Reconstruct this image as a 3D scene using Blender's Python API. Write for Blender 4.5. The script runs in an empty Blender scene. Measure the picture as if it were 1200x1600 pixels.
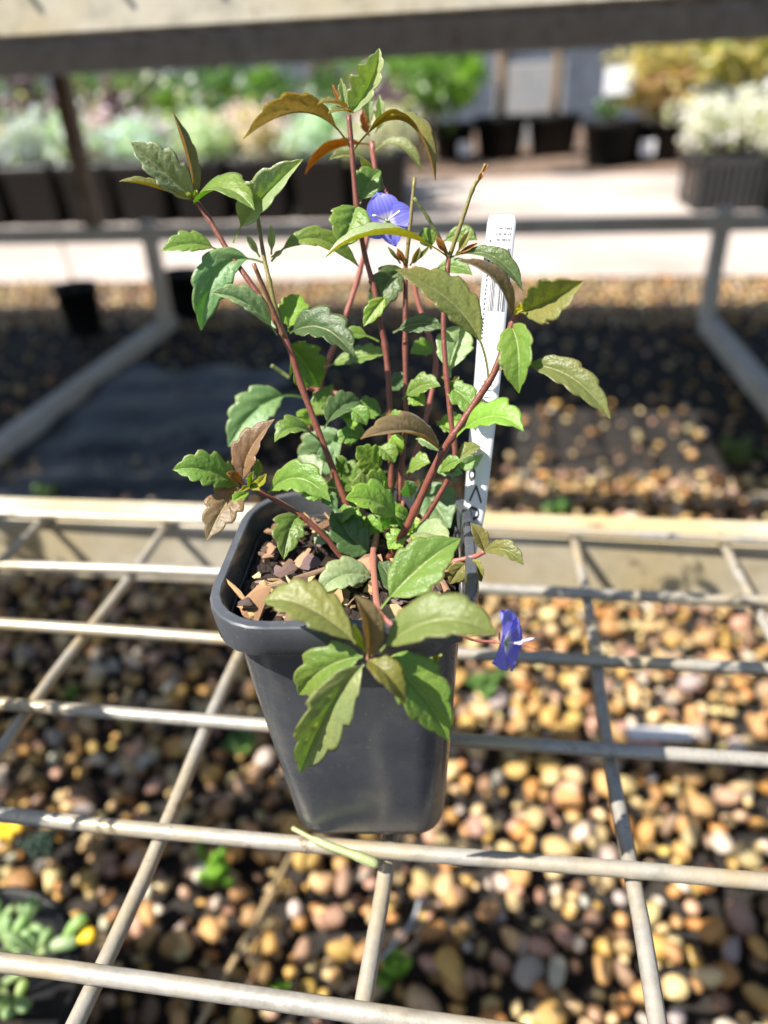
import bpy, bmesh, math, random
import numpy as np
from mathutils import Vector, Matrix
random.seed(7)
rng = np.random.default_rng(7)
R = math.radians
sc = bpy.context.scene
COL = sc.collection

# ------------------------------------------------------------------ camera
H = 0.5                                   # eye height above the gravel
FPX, PITCH, YAW, ROLL = 1153.0, R(30.189), R(8.984), R(2.669)
cF = Vector((-math.sin(YAW)*math.cos(PITCH), math.cos(YAW)*math.cos(PITCH), -math.sin(PITCH)))
r0 = Vector((math.cos(YAW), math.sin(YAW), 0)); u0 = r0.cross(cF)
cR = r0*math.cos(ROLL) - u0*math.sin(ROLL); cU = u0*math.cos(ROLL) + r0*math.sin(ROLL)
EYE = Vector((0, 0, H))
cd = bpy.data.cameras.new('camera'); cam = bpy.data.objects.new('camera', cd); COL.objects.link(cam)
m = Matrix((cR, cU, -cF)).transposed().to_4x4(); m.translation = EYE
cam.matrix_world = m
cd.sensor_fit = 'VERTICAL'; cd.sensor_height = 24; cd.lens = 24*FPX/1600
cd.clip_start = 0.01; cd.clip_end = 400
cd.dof.use_dof = True; cd.dof.focus_distance = 0.194; cd.dof.aperture_fstop = cd.lens/4.0
sc.camera = cam

# ------------------------------------------------------------------ light
SUN = Vector((-0.74, -0.43, 1.1)).normalized()      # towards the sun
w = bpy.data.worlds.new('World'); sc.world = w; w.use_nodes = True
nt = w.node_tree; bg = nt.nodes['Background']
sky = nt.nodes.new('ShaderNodeTexSky'); sky.sky_type = 'NISHITA'; sky.sun_disc = False
sky.sun_elevation = math.asin(SUN.z); sky.sun_rotation = math.atan2(SUN.x, SUN.y)
nt.links.new(sky.outputs[0], bg.inputs[0]); bg.inputs[1].default_value = 0.075
sd = bpy.data.lights.new('sun', 'SUN'); sd.energy = 5.0; sd.angle = R(0.53); sd.color = (1, .95, .87)
so = bpy.data.objects.new('sun', sd); COL.objects.link(so)
so.rotation_euler = (-SUN).to_track_quat('-Z', 'Y').to_euler(); so.location = (-3, -2, 6)
vs = sc.view_settings; vs.view_transform = 'Standard'; vs.look = 'None'; vs.gamma = 1; vs.use_curve_mapping = False
vs.exposure = 1.18
sc.cycles.max_bounces = 8; sc.cycles.transparent_max_bounces = 8

# ------------------------------------------------------------------ helpers
def ray(x, y): return cF + cR*((x-600)/FPX) - cU*((y-800)/FPX)
def pY(x, y, Y): d = ray(x, y); return EYE + d*(Y/d.y)          # pixel on the upright plane at depth Y
def pZ(x, y, z): d = ray(x, y); return EYE + d*((z-H)/d.z)      # pixel on the level plane at height z
def proj(P):
    q = P-EYE; z = q.dot(cF)
    return (600+FPX*q.dot(cR)/z, 800-FPX*q.dot(cU)/z, z) if z > 1e-4 else (-9e9, 0, z)

def mesh(name, V, Fc, mats, smooth=True, uv=None, mi=None, col=None):
    me = bpy.data.meshes.new(name); me.from_pydata([tuple(v) for v in V], [], Fc); me.update()
    for mt in (mats if isinstance(mats, (list, tuple)) else [mats]): me.materials.append(mt)
    if smooth: me.polygons.foreach_set('use_smooth', [True]*len(me.polygons))
    if mi is not None: me.polygons.foreach_set('material_index', mi)
    if uv is not None:
        l = me.uv_layers.new(name='UVMap'); vi = np.empty(len(me.loops), int); me.loops.foreach_get('vertex_index', vi)
        l.data.foreach_set('uv', np.asarray(uv, float)[vi].ravel())
    if col is not None:
        a = me.color_attributes.new('tint', 'FLOAT_COLOR', 'POINT'); a.data.foreach_set('color', np.asarray(col, float).ravel())
    return me
def obj(name, me, parent=None, color=None):
    o = bpy.data.objects.new(name, me); COL.objects.link(o)
    if parent is not None: o.parent = parent
    if color is not None: o.color = (*color, 1)
    return o
def tag(o, label, cat, group=None):
    o['label'] = label; o['category'] = cat
    if group: o['group'] = group
    return o
def thing(name, label, cat, loc=(0, 0, 0), rz=0, group=None):
    o = bpy.data.objects.new(name, None); COL.objects.link(o); o.location = loc; o.rotation_euler = (0, 0, rz)
    o.empty_display_size = 0.01
    return tag(o, label, cat, group)
def struct(name, me): o = obj(name, me); o['kind'] = 'structure'; return o
def part(name, me, root, color=None):      # world-space mesh under a root that sits elsewhere
    o = obj(name, me, root, color)
    o.matrix_parent_inverse = (Matrix.Translation(root.location) @ root.rotation_euler.to_matrix().to_4x4()).inverted()
    return o
class MB:
    def __init__(s): s.V = []; s.F = []; s.U = []
    def add(s, V, Fc):
        n = len(s.V); s.V += [Vector(v) for v in V]; s.F += [tuple(i+n for i in f) for f in Fc]
    def box(s, c, d, M=None):
        c = Vector(c); v = [Vector((x*d[0]/2, y*d[1]/2, z*d[2]/2)) for x in (-1, 1) for y in (-1, 1) for z in (-1, 1)]
        if M: v = [M @ q for q in v]
        s.add([c+q for q in v], [(0,1,3,2),(4,6,7,5),(0,4,5,1),(2,3,7,6),(0,2,6,4),(1,5,7,3)])
    def tube(s, P, rad, n=8, cap=True):
        P = [Vector(p) for p in P]; k = len(P)
        if not hasattr(rad, '__len__'): rad = [rad]*k
        ref = None; V = []; Fc = []
        for i in range(k):
            T = (P[min(i+1, k-1)]-P[max(i-1, 0)]).normalized()
            if ref is None: ref = Vector((0, 0, 1)) if abs(T.z) < .9 else Vector((1, 0, 0))
            A = (ref - T*ref.dot(T)).normalized(); ref = A; B = T.cross(A)
            V += [P[i]+(A*math.cos(t)+B*math.sin(t))*rad[i] for t in [2*math.pi*j/n for j in range(n)]]
        for i in range(k-1):
            Fc += [(i*n+j, i*n+(j+1) % n, (i+1)*n+(j+1) % n, (i+1)*n+j) for j in range(n)]
        if cap: Fc += [tuple(range(n))[::-1], tuple((k-1)*n+j for j in range(n))]
        s.add(V, Fc)
    def lathe(s, prof, c=(0, 0, 0), n=24):
        c = Vector(c); k = len(prof)
        V = [c+Vector((r*math.cos(t), r*math.sin(t), z)) for r, z in prof for t in [2*math.pi*j/n for j in range(n)]]
        s.add(V, [(i*n+j, i*n+(j+1) % n, (i+1)*n+(j+1) % n, (i+1)*n+j) for i in range(k-1) for j in range(n)])
    def mesh(s, name, mat, smooth=True): return mesh(name, s.V, s.F, mat, smooth)
def bevel(me, wd, seg=2):
    b = bmesh.new(); b.from_mesh(me); bmesh.ops.bevel(b, geom=b.edges[:], offset=wd, segments=seg, affect='EDGES', profile=.5)
    b.to_mesh(me); b.free(); return me
def catmull(P, per=6):
    P = [Vector(p) for p in P]; Q = [P[0]*2-P[1]]+P+[P[-1]*2-P[-2]]; out = []
    for i in range(1, len(Q)-2):
        a, b, c, d = Q[i-1:i+3]
        for k in range(per):
            t = k/per
            out.append(.5*((2*b)+(c-a)*t+(2*a-5*b+4*c-d)*t*t+(3*b-a-3*c+d)*t**3))
    return out+[P[-1]]

# ------------------------------------------------------------------ materials
def mat(name): 
    mt = bpy.data.materials.new(name); mt.use_nodes = True; n = mt.node_tree
    return mt, n, n.nodes, n.links, n.nodes['Principled BSDF'], n.nodes['Material Output']
def node(N, t, **kw):
    n = N.new(t)
    for k, v in kw.items(): setattr(n, k, v)
    return n
def math_(N, L, op, a, b=None, c=None):
    n = N.new('ShaderNodeMath'); n.operation = op
    for i, q in enumerate((a, b, c)):
        if q is None: continue
        if isinstance(q, (int, float)): n.inputs[i].default_value = q
        else: L.new(q, n.inputs[i])
    return n.outputs[0]
def mixc(N, L, f, a, b, mode='MIX'):
    n = N.new('ShaderNodeMix'); n.data_type = 'RGBA'; n.blend_type = mode
    for i, q in ((0, f), (6, a), (7, b)):
        if isinstance(q, (int, float)): n.inputs[i].default_value = q
        elif isinstance(q, (tuple, list)): n.inputs[i].default_value = (*q, 1) if len(q) == 3 else q
        else: L.new(q, n.inputs[i])
    return n.outputs[2]
def noise(N, L, scale, detail=3, coord='Object', rough=.6):
    t = N.new('ShaderNodeTexCoord'); n = N.new('ShaderNodeTexNoise'); n.inputs['Scale'].default_value = scale
    n.inputs['Detail'].default_value = detail; n.inputs['Roughness'].default_value = rough
    L.new(t.outputs[coord], n.inputs['Vector']); return n.outputs['Fac']
def ramp(N, L, f, stops):
    n = N.new('ShaderNodeValToRGB'); L.new(f, n.inputs[0]); e = n.color_ramp.elements
    while len(e) < len(stops): e.new(.5)
    for q, (p, c) in zip(e, stops): q.position = p; q.color = (*c, 1)
    return n.outputs[0]
def bump(N, L, b, f, st, dist):
    n = N.new('ShaderNodeBump'); n.inputs['Strength'].default_value = st; n.inputs['Distance'].default_value = dist
    L.new(f, n.inputs['Height']); L.new(n.outputs[0], b.inputs['Normal'])
def speckled(name, stops, scale, rough=.7, bs=.3, bd=.002, metal=0, coord='Object', detail=4):
    mt, n, N, L, b, o = mat(name); f = noise(N, L, scale, detail, coord)
    L.new(ramp(N, L, f, stops), b.inputs['Base Color']); b.inputs['Roughness'].default_value = rough; b.inputs['Metallic'].default_value = metal
    bump(N, L, b, noise(N, L, scale*3, 4, coord), bs, bd); return mt

def leaf_material(name, under=None, trans=.35, veins=True, rough=.34):
    mt, n, N, L, b, o = mat(name)
    oi = N.new('ShaderNodeObjectInfo'); c = oi.outputs['Color']
    if under: c = mixc(N, L, under[0], c, under[1])
    uvn = N.new('ShaderNodeUVMap'); sp = N.new('ShaderNodeSeparateXYZ'); L.new(uvn.outputs[0], sp.inputs[0])
    u = sp.outputs[0]; v = math_(N, L, 'ABSOLUTE', math_(N, L, 'MULTIPLY_ADD', sp.outputs[1], 2., -1.))
    fine = ramp(N, L, noise(N, L, 1500, 2), [(.35, (0, 0, 0)), (.68, (1, 1, 1))]); c = mixc(N, L, math_(N, L, 'MULTIPLY', fine, .38), c, mixc(N, L, 1., c, (.55, .6, .6), 'MULTIPLY'))
    c = mixc(N, L, math_(N, L, 'MULTIPLY', noise(N, L, 260, 3), .32), c, mixc(N, L, 1., c, (.5, .55, .5), 'MULTIPLY'))
    big = noise(N, L, 45, 2)
    c = mixc(N, L, math_(N, L, 'MULTIPLY', math_(N, L, 'SUBTRACT', big, .45), 1.2), c, mixc(N, L, 1., c, (1.7, 1.05, .75), 'MULTIPLY'))
    if veins:
        mid = math_(N, L, 'LESS_THAN', v, .045)
        ph = math_(N, L, 'FRACT', math_(N, L, 'MULTIPLY', math_(N, L, 'SUBTRACT', u, math_(N, L, 'MULTIPLY', v, .36)), 4.2))
        lat = math_(N, L, 'LESS_THAN', math_(N, L, 'MINIMUM', ph, math_(N, L, 'SUBTRACT', 1., ph)), .035)
        vn = math_(N, L, 'MULTIPLY', math_(N, L, 'MAXIMUM', mid, math_(N, L, 'MULTIPLY', lat, .5)), .6)
        c = mixc(N, L, vn, c, mixc(N, L, .55, c, (.42, .42, .2)))
        edge = math_(N, L, 'MULTIPLY', math_(N, L, 'GREATER_THAN', v, .95), .45)
        c = mixc(N, L, edge, c, (.22, .12, .06))
    L.new(c, b.inputs['Base Color']); b.inputs['Roughness'].default_value = rough
    b.inputs['Specular IOR Level'].default_value = .5
    b.inputs['Sheen Weight'].default_value = .12; b.inputs['Sheen Roughness'].default_value = .35
    bump(N, L, b, noise(N, L, 1300, 3), .5, .0005)
    t = N.new('ShaderNodeBsdfTranslucent'); L.new(mixc(N, L, 1., c, (1.6, 1.9, .7), 'MULTIPLY'), t.inputs[0])
    ms = N.new('ShaderNodeMixShader'); ms.inputs[0].default_value = trans
    L.new(b.outputs[0], ms.inputs[1]); L.new(t.outputs[0], ms.inputs[2]); L.new(ms.outputs[0], o.inputs[0]); return mt
M_leaf = leaf_material('leaf_upper', None, .42)
M_under = leaf_material('leaf_underside', (.4, (.22, .3, .12)), .7)
M_under_b = leaf_material('leaf_underside_bronze', (.75, (.5, .22, .025)), .72)
M_far = leaf_material('distant_foliage', None, .35, False, .36)

mt, n, N, L, b, o = mat('stem'); oi = N.new('ShaderNodeObjectInfo')
f = noise(N, L, 120, 3)
c = mixc(N, L, math_(N, L, 'MULTIPLY', f, .5), oi.outputs['Color'], mixc(N, L, 1., oi.outputs['Color'], (.55, .7, .5), 'MULTIPLY'))
L.new(c, b.inputs['Base Color']); b.inputs['Roughness'].default_value = .45; b.inputs['Subsurface Weight'].default_value = 0
b.inputs['Sheen Weight'].default_value = .1; bump(N, L, b, noise(N, L, 700, 2), .4, .0005); M_stem = mt

mt, n, N, L, b, o = mat('petal'); uvn = N.new('ShaderNodeUVMap'); sp = N.new('ShaderNodeSeparateXYZ'); L.new(uvn.outputs[0], sp.inputs[0])
u = sp.outputs[0]; v = math_(N, L, 'MULTIPLY_ADD', sp.outputs[1], 2., -1.)
c = ramp(N, L, u, [(0, (.75, .75, .7)), (.16, (.62, .6, .8)), (.27, (.22, .22, .84)), (1, (.27, .28, .92))])
st = math_(N, L, 'MULTIPLY', math_(N, L, 'LESS_THAN', math_(N, L, 'ABSOLUTE', math_(N, L, 'SUBTRACT', math_(N, L, 'FRACT', math_(N, L, 'MULTIPLY', v, 4.)), .5)), .13), math_(N, L, 'LESS_THAN', u, .8))
c = mixc(N, L, math_(N, L, 'MULTIPLY', st, .5), c, (.13, .08, .6))
L.new(c, b.inputs['Base Color']); b.inputs['Roughness'].default_value = .5
t = N.new('ShaderNodeBsdfTranslucent'); L.new(c, t.inputs[0]); ms = N.new('ShaderNodeMixShader'); ms.inputs[0].default_value = .45
L.new(b.outputs[0], ms.inputs[1]); L.new(t.outputs[0], ms.inputs[2]); L.new(ms.outputs[0], o.inputs[0]); M_petal = mt

mt, n, N, L, b, o = mat('pot_plastic'); f = noise(N, L, 40, 5)
pc = ramp(N, L, f, [(.3, (.045, .05, .06)), (.72, (.075, .08, .09))])
ds_ = ramp(N, L, noise(N, L, 75, 6, rough=.7), [(.52, (0,)*3), (.8, (.35,)*3)]); pc = mixc(N, L, ds_, pc, (.2, .17, .13))
sp1 = ramp(N, L, noise(N, L, 900, 2), [(.68, (0,)*3), (.72, (.5,)*3)]); pc = mixc(N, L, sp1, pc, (.2, .17, .13)); L.new(pc, b.inputs['Base Color'])
L.new(ramp(N, L, noise(N, L, 60, 5), [(.3, (.14,)*3), (.75, (.4,)*3)]), b.inputs['Roughness'])
bump(N, L, b, noise(N, L, 25, 2), .12, .003); M_pot = mt
mt, n, N, L, b, o = mat('black_pot'); L.new(ramp(N, L, noise(N, L, 8, 3), [(.3, (.005,)*3), (.8, (.012, .012, .013))]), b.inputs['Base Color']); b.inputs['Roughness'].default_value = .45; b.inputs['Specular IOR Level'].default_value = .22; M_black = mt

M_soil = speckled('potting_soil', [(.3, (.015, .01, .008)), (.7, (.06, .04, .028))], 300, .95, .8, .004)
M_earth = speckled('earth', [(.3, (.010, .008, .007)), (.55, (.025, .02, .016)), (.8, (.06, .047, .035))], 40, .95, .9, .01)
mt, n, N, L, b, o = mat('wood_chip'); oi = N.new('ShaderNodeObjectInfo'); c = oi.outputs['Color']
tc = N.new('ShaderNodeTexCoord'); mp = N.new('ShaderNodeMapping'); mp.inputs['Scale'].default_value = (60, 900, 900); L.new(tc.outputs['Object'], mp.inputs[0])
nn = N.new('ShaderNodeTexNoise'); nn.inputs['Scale'].default_value = 1; nn.inputs['Detail'].default_value = 3; L.new(mp.outputs[0], nn.inputs[0])
c = mixc(N, L, ramp(N, L, nn.outputs[0], [(.35, (0, 0, 0)), (.7, (.8,)*3)]), c, mixc(N, L, 1., c, (.6, .55, .5), 'MULTIPLY'))
L.new(c, b.inputs['Base Color']); b.inputs['Roughness'].default_value = .85; bump(N, L, b, nn.outputs[0], .6, .0008); M_chip = mt

def metal_mat(name, base, stain, scale, stainmix, rough=.5, metal=.25):
    mt, n, N, L, b, o = mat(name)
    f = noise(N, L, scale, 5); f2 = noise(N, L, scale*.12, 3)
    c = ramp(N, L, f, [(.25, tuple(q*.62 for q in base)), (.5, base), (.8, tuple(min(1, q*1.25) for q in base))])
    k = ramp(N, L, f2, [(.42, (0, 0, 0)), (.62, (stainmix,)*3)])
    c = mixc(N, L, k, c, stain)
    c = mixc(N, L, ramp(N, L, noise(N, L, scale*.5, 5, rough=.75), [(.6, (0, 0, 0)), (.68, (.7,)*3)]), c, (.16, .09, .05))
    L.new(c, b.inputs['Base Color']); b.inputs['Roughness'].default_value = rough; b.inputs['Metallic'].default_value = metal
    bump(N, L, b, noise(N, L, scale*2, 3), .35, .0006); return mt
M_wire = metal_mat('galvanised_wire', (.36, .335, .29), (.42, .33, .19), 160, .8, .42, .3)
M_zinc = metal_mat('zinc_steel', (.72, .75, .8), (.62, .62, .62), 30, .5, .5, 0)
M_beam = metal_mat('weathered_beam', (.52, .47, .37), (.46, .36, .18), 50, .9, .6, .05)
M_grey = metal_mat('grey_steel', (.33, .34, .36), (.36, .33, .29), 30, .6, .5, .3)
M_rail = metal_mat('rail_steel', (.6, .55, .49), (.5, .41, .31), 18, .8, .6, 0)
M_post = speckled('brown_post', [(.3, (.12, .075, .045)), (.7, (.26, .18, .12))], 30, .7, .3, .002)

mt, n, N, L, b, o = mat('pebble'); a = N.new('ShaderNodeVertexColor'); a.layer_name = 'tint'
oi = N.new('ShaderNodeObjectInfo'); c = mixc(N, L, 1., a.outputs[0], oi.outputs['Color'], 'MULTIPLY')
f = noise(N, L, 130, 4)
c = mixc(N, L, ramp(N, L, f, [(.35, (0, 0, 0)), (.7, (.7,)*3)]), c, mixc(N, L, 1., c, (.62, .5, .4), 'MULTIPLY'))
L.new(c, b.inputs['Base Color']); L.new(ramp(N, L, f, [(.3, (.3,)*3), (.7, (.6,)*3)]), b.inputs['Roughness'])
bump(N, L, b, noise(N, L, 300, 3), .4, .001); M_peb = mt
M_conc = speckled('concrete', [(.25, (.28, .225, .19)), (.5, (.42, .355, .31)), (.7, (.5, .43, .38))], 1.6, .85, .3, .002)
M_mulch = speckled('mulch', [(.3, (.09, .06, .04)), (.55, (.2, .13, .09)), (.75, (.32, .24, .18))], 22, .95, .9, .02)
M_cloth = speckled('shade_cloth', [(.3, (.05, .06, .08)), (.7, (.11, .13, .17))], 3, .9, .1, .01)
M_white = speckled('white_plastic', [(.3, (.74, .75, .77)), (.7, (.8, .8, .8))], 60, .35, .05, .0005)
mt, n, N, L, b, o = mat('print_ink'); L.new(ramp(N, L, noise(N, L, 400, 2), [(.3, (.03, .03, .035)), (.7, (.09, .09, .1))]), b.inputs['Base Color']); b.inputs['Roughness'].default_value = .6; M_ink = mt
mt, n, N, L, b, o = mat('grey_print'); L.new(ramp(N, L, noise(N, L, 400, 2), [(.3, (.28, .29, .31)), (.7, (.4, .41, .43))]), b.inputs['Base Color']); M_inkg = mt
M_straw = speckled('dry_straw', [(.3, (.3, .2, .1)), (.7, (.5, .38, .2))], 90, .7, .3, .001)
M_pink = speckled('pink_plastic', [(.3, (.6, .25, .2)), (.7, (.7, .33, .27))], 60, .4, .05, .0005)
mt, n, N, L, b, o = mat('yellow_flower'); L.new(ramp(N, L, noise(N, L, 500, 2), [(.3, (.75, .42, .01)), (.7, (.85, .58, .03))]), b.inputs['Base Color']); M_yellow = mt
mt, n, N, L, b, o = mat('pale_filament'); L.new(ramp(N, L, noise(N, L, 500, 2), [(.3, (.6, .55, .75)), (.7, (.75, .72, .8))]), b.inputs['Base Color']); M_fil = mt

# ================================================================== SETTING: ground, path
def sheet(name, x0, x1, y0, y1, z, mt, nx=2, ny=2, amp=0):
    xs = np.linspace(x0, x1, nx); ys = np.linspace(y0, y1, ny)
    V = [(x, y, z+(rng.normal()*amp if 0 < i < nx-1 and 0 < j < ny-1 else 0)) for j, y in enumerate(ys) for i, x in enumerate(xs)]
    Fc = [(j*nx+i, j*nx+i+1, (j+1)*nx+i+1, (j+1)*nx+i) for j in range(ny-1) for i in range(nx-1)]
    return struct(name, mesh(name, V, Fc, mt))
ground = sheet('ground', -150, 150, -60, 240, -.016, M_earth)
path = sheet('concrete_path', -14, 14, 2.22, 4.7, -.004, M_conc)
mulch = sheet('mulch_bed', -14, 14, 4.74, 9.2, -.008, M_mulch, 90, 40, .012)

M_sheet = speckled('dark_ground_sheet', [(.3, (.012, .012, .014)), (.7, (.03, .03, .034))], 60, .38, .5, .002)  # dark, slightly glossy sheet laid wavy over the ground
nx_, ny_ = 34, 30; V = []
for j in range(ny_):
    for i in range(nx_):
        x_ = -.755+(.4+.06*math.sin(j*.45)+.04*math.sin(j*1.3))*i/(nx_-1)+.006*math.sin(j*.7); y_ = .8+.6*j/(ny_-1)+.015*math.sin(i*.5)
        V.append((x_, y_, .009+.004*math.sin(x_*31+y_*9)+.003*math.sin(y_*43-x_*12)+rng.normal()*.0008))
struct('dark_ground_sheet', mesh('dark_ground_sheet', V, [(j*nx_+i, j*nx_+i+1, (j+1)*nx_+i+1, (j+1)*nx_+i) for j in range(ny_-1) for i in range(nx_-1)], M_sheet))
# pebbles: the 300 that show largest are pieces of the ground, the rest one mass
def pebble_shape(sub, seed):
    b = bmesh.new(); bmesh.ops.create_icosphere(b, subdivisions=sub, radius=1)
    rs = np.random.default_rng(seed); ds = rs.normal(size=(8, 3)); ds /= np.linalg.norm(ds, axis=1)[:, None]; off = rs.uniform(.5, .9, 8)
    for v in b.verts:
        p = np.array(v.co)
        for d, q in zip(ds, off):
            e = p@d
            if e > q: p = p-d*(e-q)*.8
        v.co = Vector(p)
    V = np.array([v.co for v in b.verts]); Fc = [tuple(v.index for v in f.verts) for f in b.faces]; b.free()
    V = V*np.array([1, rs.uniform(.58, .95), rs.uniform(.45, .75)]); return V, Fc
PAL = np.array([(.55, .35, .1), (.62, .48, .24), (.52, .31, .12), (.52, .32, .22), (.38, .34, .3), (.24, .14, .08), (.52, .26, .08), (.66, .58, .46), (.58, .42, .2), (.33, .22, .14)])
PW = np.array([.2, .2, .15, .1, .035, .09, .1, .06, .1, .05])
cand = []
def scatter(y0, y1, step, smin, smax, layer):
    y = y0
    while y < y1:
        xl = -(.30+.86*y); xr = .16+.42*y
        x = xl
        while x < xr:
            px, py = x+rng.uniform(-.5, .5)*step, y+rng.uniform(-.5, .5)*step
            s = smin+(smax-smin)*rng.beta(1.6, 2.6)
            cand.append((px, py, s, layer)); x += step
        y += step
scatter(.16, .98, .018, .005, .0115, 0)
scatter(.16, .6, .0185, .005, .0148, 1)
scatter(.6, .98, .0205, .0055, .0145, 1)
scatter(.98, 1.72, .05, .005, .013, 0)
scatter(.98, 1.3, .07, .007, .017, 1)
scatter(1.72, 2.2, .022, .006, .013, 1)
keep = []
for x, y, s, l in cand:
    z = -.011+.009*l+rng.uniform(0, .006)
    q = proj(Vector((x, y, z)))
    inside = -10 < q[0] < 1210 and 760 < q[1] < 1612
    keep.append((s/q[2] if inside and l == 1 else 0, x, y, z, s))
keep.sort(key=lambda k: -k[0])
shp = [pebble_shape(2, i) for i in range(10)]; shp1 = [pebble_shape(1, i) for i in range(10)]
pm = []
for V, Fc in shp: pm.append(mesh('pebble', V, Fc, M_peb, col=np.ones((len(V), 4))))
def rcol(): 
    c = PAL[rng.choice(10, p=PW/PW.sum())]*rng.uniform(.68, 1.18); return np.clip(c*rng.uniform(.93, 1.07, 3), 0, .8)
for k, (sz, x, y, z, s) in enumerate(keep[:300]):
    o = obj('pebble', pm[k % 10], ground, tuple(rcol())); o.location = (x, y, z); o.scale = (s*1.05,)*3
    o.rotation_euler = (rng.normal()*.45, rng.normal()*.45, rng.uniform(0, 6.28))
VV = []; FF = []; CC = []; nv = 0
for k, (sz, x, y, z, s) in enumerate(keep[300:]):
    V, Fc = shp1[k % 10]; a, bb, c = rng.normal()*.45, rng.normal()*.45, rng.uniform(0, 6.28)
    Mx = np.array(Matrix.Rotation(c, 3, 'Z') @ Matrix.Rotation(bb, 3, 'Y') @ Matrix.Rotation(a, 3, 'X'))
    VV.append((V*s)@Mx.T+np.array([x, y, z])); FF.append(np.array(Fc)+nv); nv += len(V)
    CC.append(np.tile(np.append(rcol(), 1), (len(V), 1)))
VV = np.concatenate(VV); FF = np.concatenate(FF)
me = bpy.data.meshes.new('gravel'); me.vertices.add(len(VV)); me.vertices.foreach_set('co', VV.ravel())
me.loops.add(len(FF)*3); me.loops.foreach_set('vertex_index', FF.ravel().astype(np.int32))
me.polygons.add(len(FF)); me.polygons.foreach_set('loop_start', np.arange(0, len(FF)*3, 3, dtype=np.int32))
me.polygons.foreach_set('use_smooth', [True]*len(FF)); me.update(); me.validate()
a = me.color_attributes.new('tint', 'FLOAT_COLOR', 'POINT'); a.data.foreach_set('color', np.concatenate(CC).ravel()); me.materials.append(M_peb)
gravel = obj('gravel', me, ground); gravel['kind'] = 'stuff'

# ================================================================== wire mesh bench
ZB = H-.2062                               # centre height of the cross wires
bench = thing('wire_mesh_bench', 'low bench of galvanised wire mesh carrying the potted plant', 'bench', (-.027, .16, 0))
YW = [.1434+(5-j)*.0469+(.0043 if j == 1 else 0) for j in range(1, 9)]
def wob(P0, P1, amp, k=9):
    P0, P1 = Vector(P0), Vector(P1); ph = rng.uniform(0, 6.28, 3)
    return [P0.lerp(P1, i/k)+Vector((math.sin(i*1.1+ph[0])*amp, math.sin(i*.9+ph[1])*amp, math.sin(i*.8+ph[2])*amp*.5)) for i in range(k+1)]
for y in YW[:7]:
    b_ = MB(); b_.tube(wob((-.7, y, ZB), (.9, y, ZB), .0011, 30), .0026, 10)
    part('cross_wire', b_.mesh('cross_wire', M_wire), bench)
for i in range(-8, 13):
    b_ = MB(); x = -.0274+.075*i; b_.tube(wob((x, .345, ZB-.0049), (x, -.03, ZB-.0049), .0008, 14), .0025, 10)
    part('long_wire', b_.mesh('long_wire', M_wire), bench)
b_ = MB(); b_.box((.1, .3395, ZB-.027), (1.62, .004, .037)); b_.box((.1, .354, ZB-.0095), (1.62, .025, .004))
part('back_beam', bevel(b_.mesh('back_beam', M_beam, False), .0008, 1), bench)
b_ = MB(); b_.box((.1, -.025, ZB-.027), (1.62, .004, .037)); b_.box((.1, -.0395, ZB-.0095), (1.62, .025, .004))
part('front_beam', b_.mesh('front_beam', M_beam, False), bench)
for x in (-.68, .89):
    for y in (.352, -.038):
        b_ = MB(); b_.box((x, y, (ZB-.012)/2-.008), (.035, .02, ZB+.004)); part('leg', b_.mesh('leg', M_grey, False), bench)

# ================================================================== tall shelf behind, with its low frame
ZT = H+.043
shelf = thing('tiered_display_shelf', 'raised steel shelf with cream front beam and grey back beam behind the plant', 'shelf', (-.15, 1.67, 0))
SX0, SX1 = -1.75, 1.45; SC = (SX0+SX1)/2; SL = SX1-SX0
b_ = MB(); b_.box((SC, .652, ZT+.026), (SL, .004, .052)); b_.box((SC, .67, ZT+.05), (SL, .032, .004))
part('front_beam', bevel(b_.mesh('front_beam', M_beam, False), .001, 1), shelf)
b_ = MB(); b_.box((SC, 1.665, ZT+.028), (SL, .006, .064))
part('back_beam', bevel(b_.mesh('back_beam', M_zinc, False), .001, 1), shelf)
for k in range(21):
    y = .675+k*.0485; b_ = MB(); b_.tube(wob((SX0, y, ZT+.0605), (SX1, y, ZT+.0605), .001, 12), .0026, 6); part('cross_wire', b_.mesh('cross_wire', M_wire), shelf)
for k in range(43):
    x = SX0+.02+k*.075; b_ = MB(); b_.tube(wob((x, .635, ZT+.0555), (x, 1.675, ZT+.0555), .001, 6), .0025, 6); part('long_wire', b_.mesh('long_wire', M_wire), shelf)
b_ = MB(); b_.box((SC, 1.67, H-.262), (SL, .03, .006)); b_.box((SC, 1.657, H-.275), (SL, .005, .03)); part('low_rail', b_.mesh('low_rail', M_rail, False), shelf)
for x in (-.78, .466):
    b_ = MB(); b_.box((x, 1.69, (H-.25)/2), (.03, .03, H-.25)); part('post', b_.mesh('post', M_rail, False), shelf)
    b_ = MB(); b_.box((x+.003, .98, .016), (.036, 1.46, .03)); part('ground_rail', bevel(b_.mesh('ground_rail', M_rail, False), .003, 2), shelf)
b_ = MB(); b_.box((-.905, 1.68, H-.09), (.034, .026, .345)); part('upright', b_.mesh('upright', M_post, False), shelf)
for x in (SX0+.02, SX1-.02):
    for y in (.675, 1.645):
        b_ = MB(); b_.box((x, y, (ZT+.04)/2), (.035, .035, ZT+.04)); part('leg', b_.mesh('leg', M_rail, False), shelf)

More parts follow.
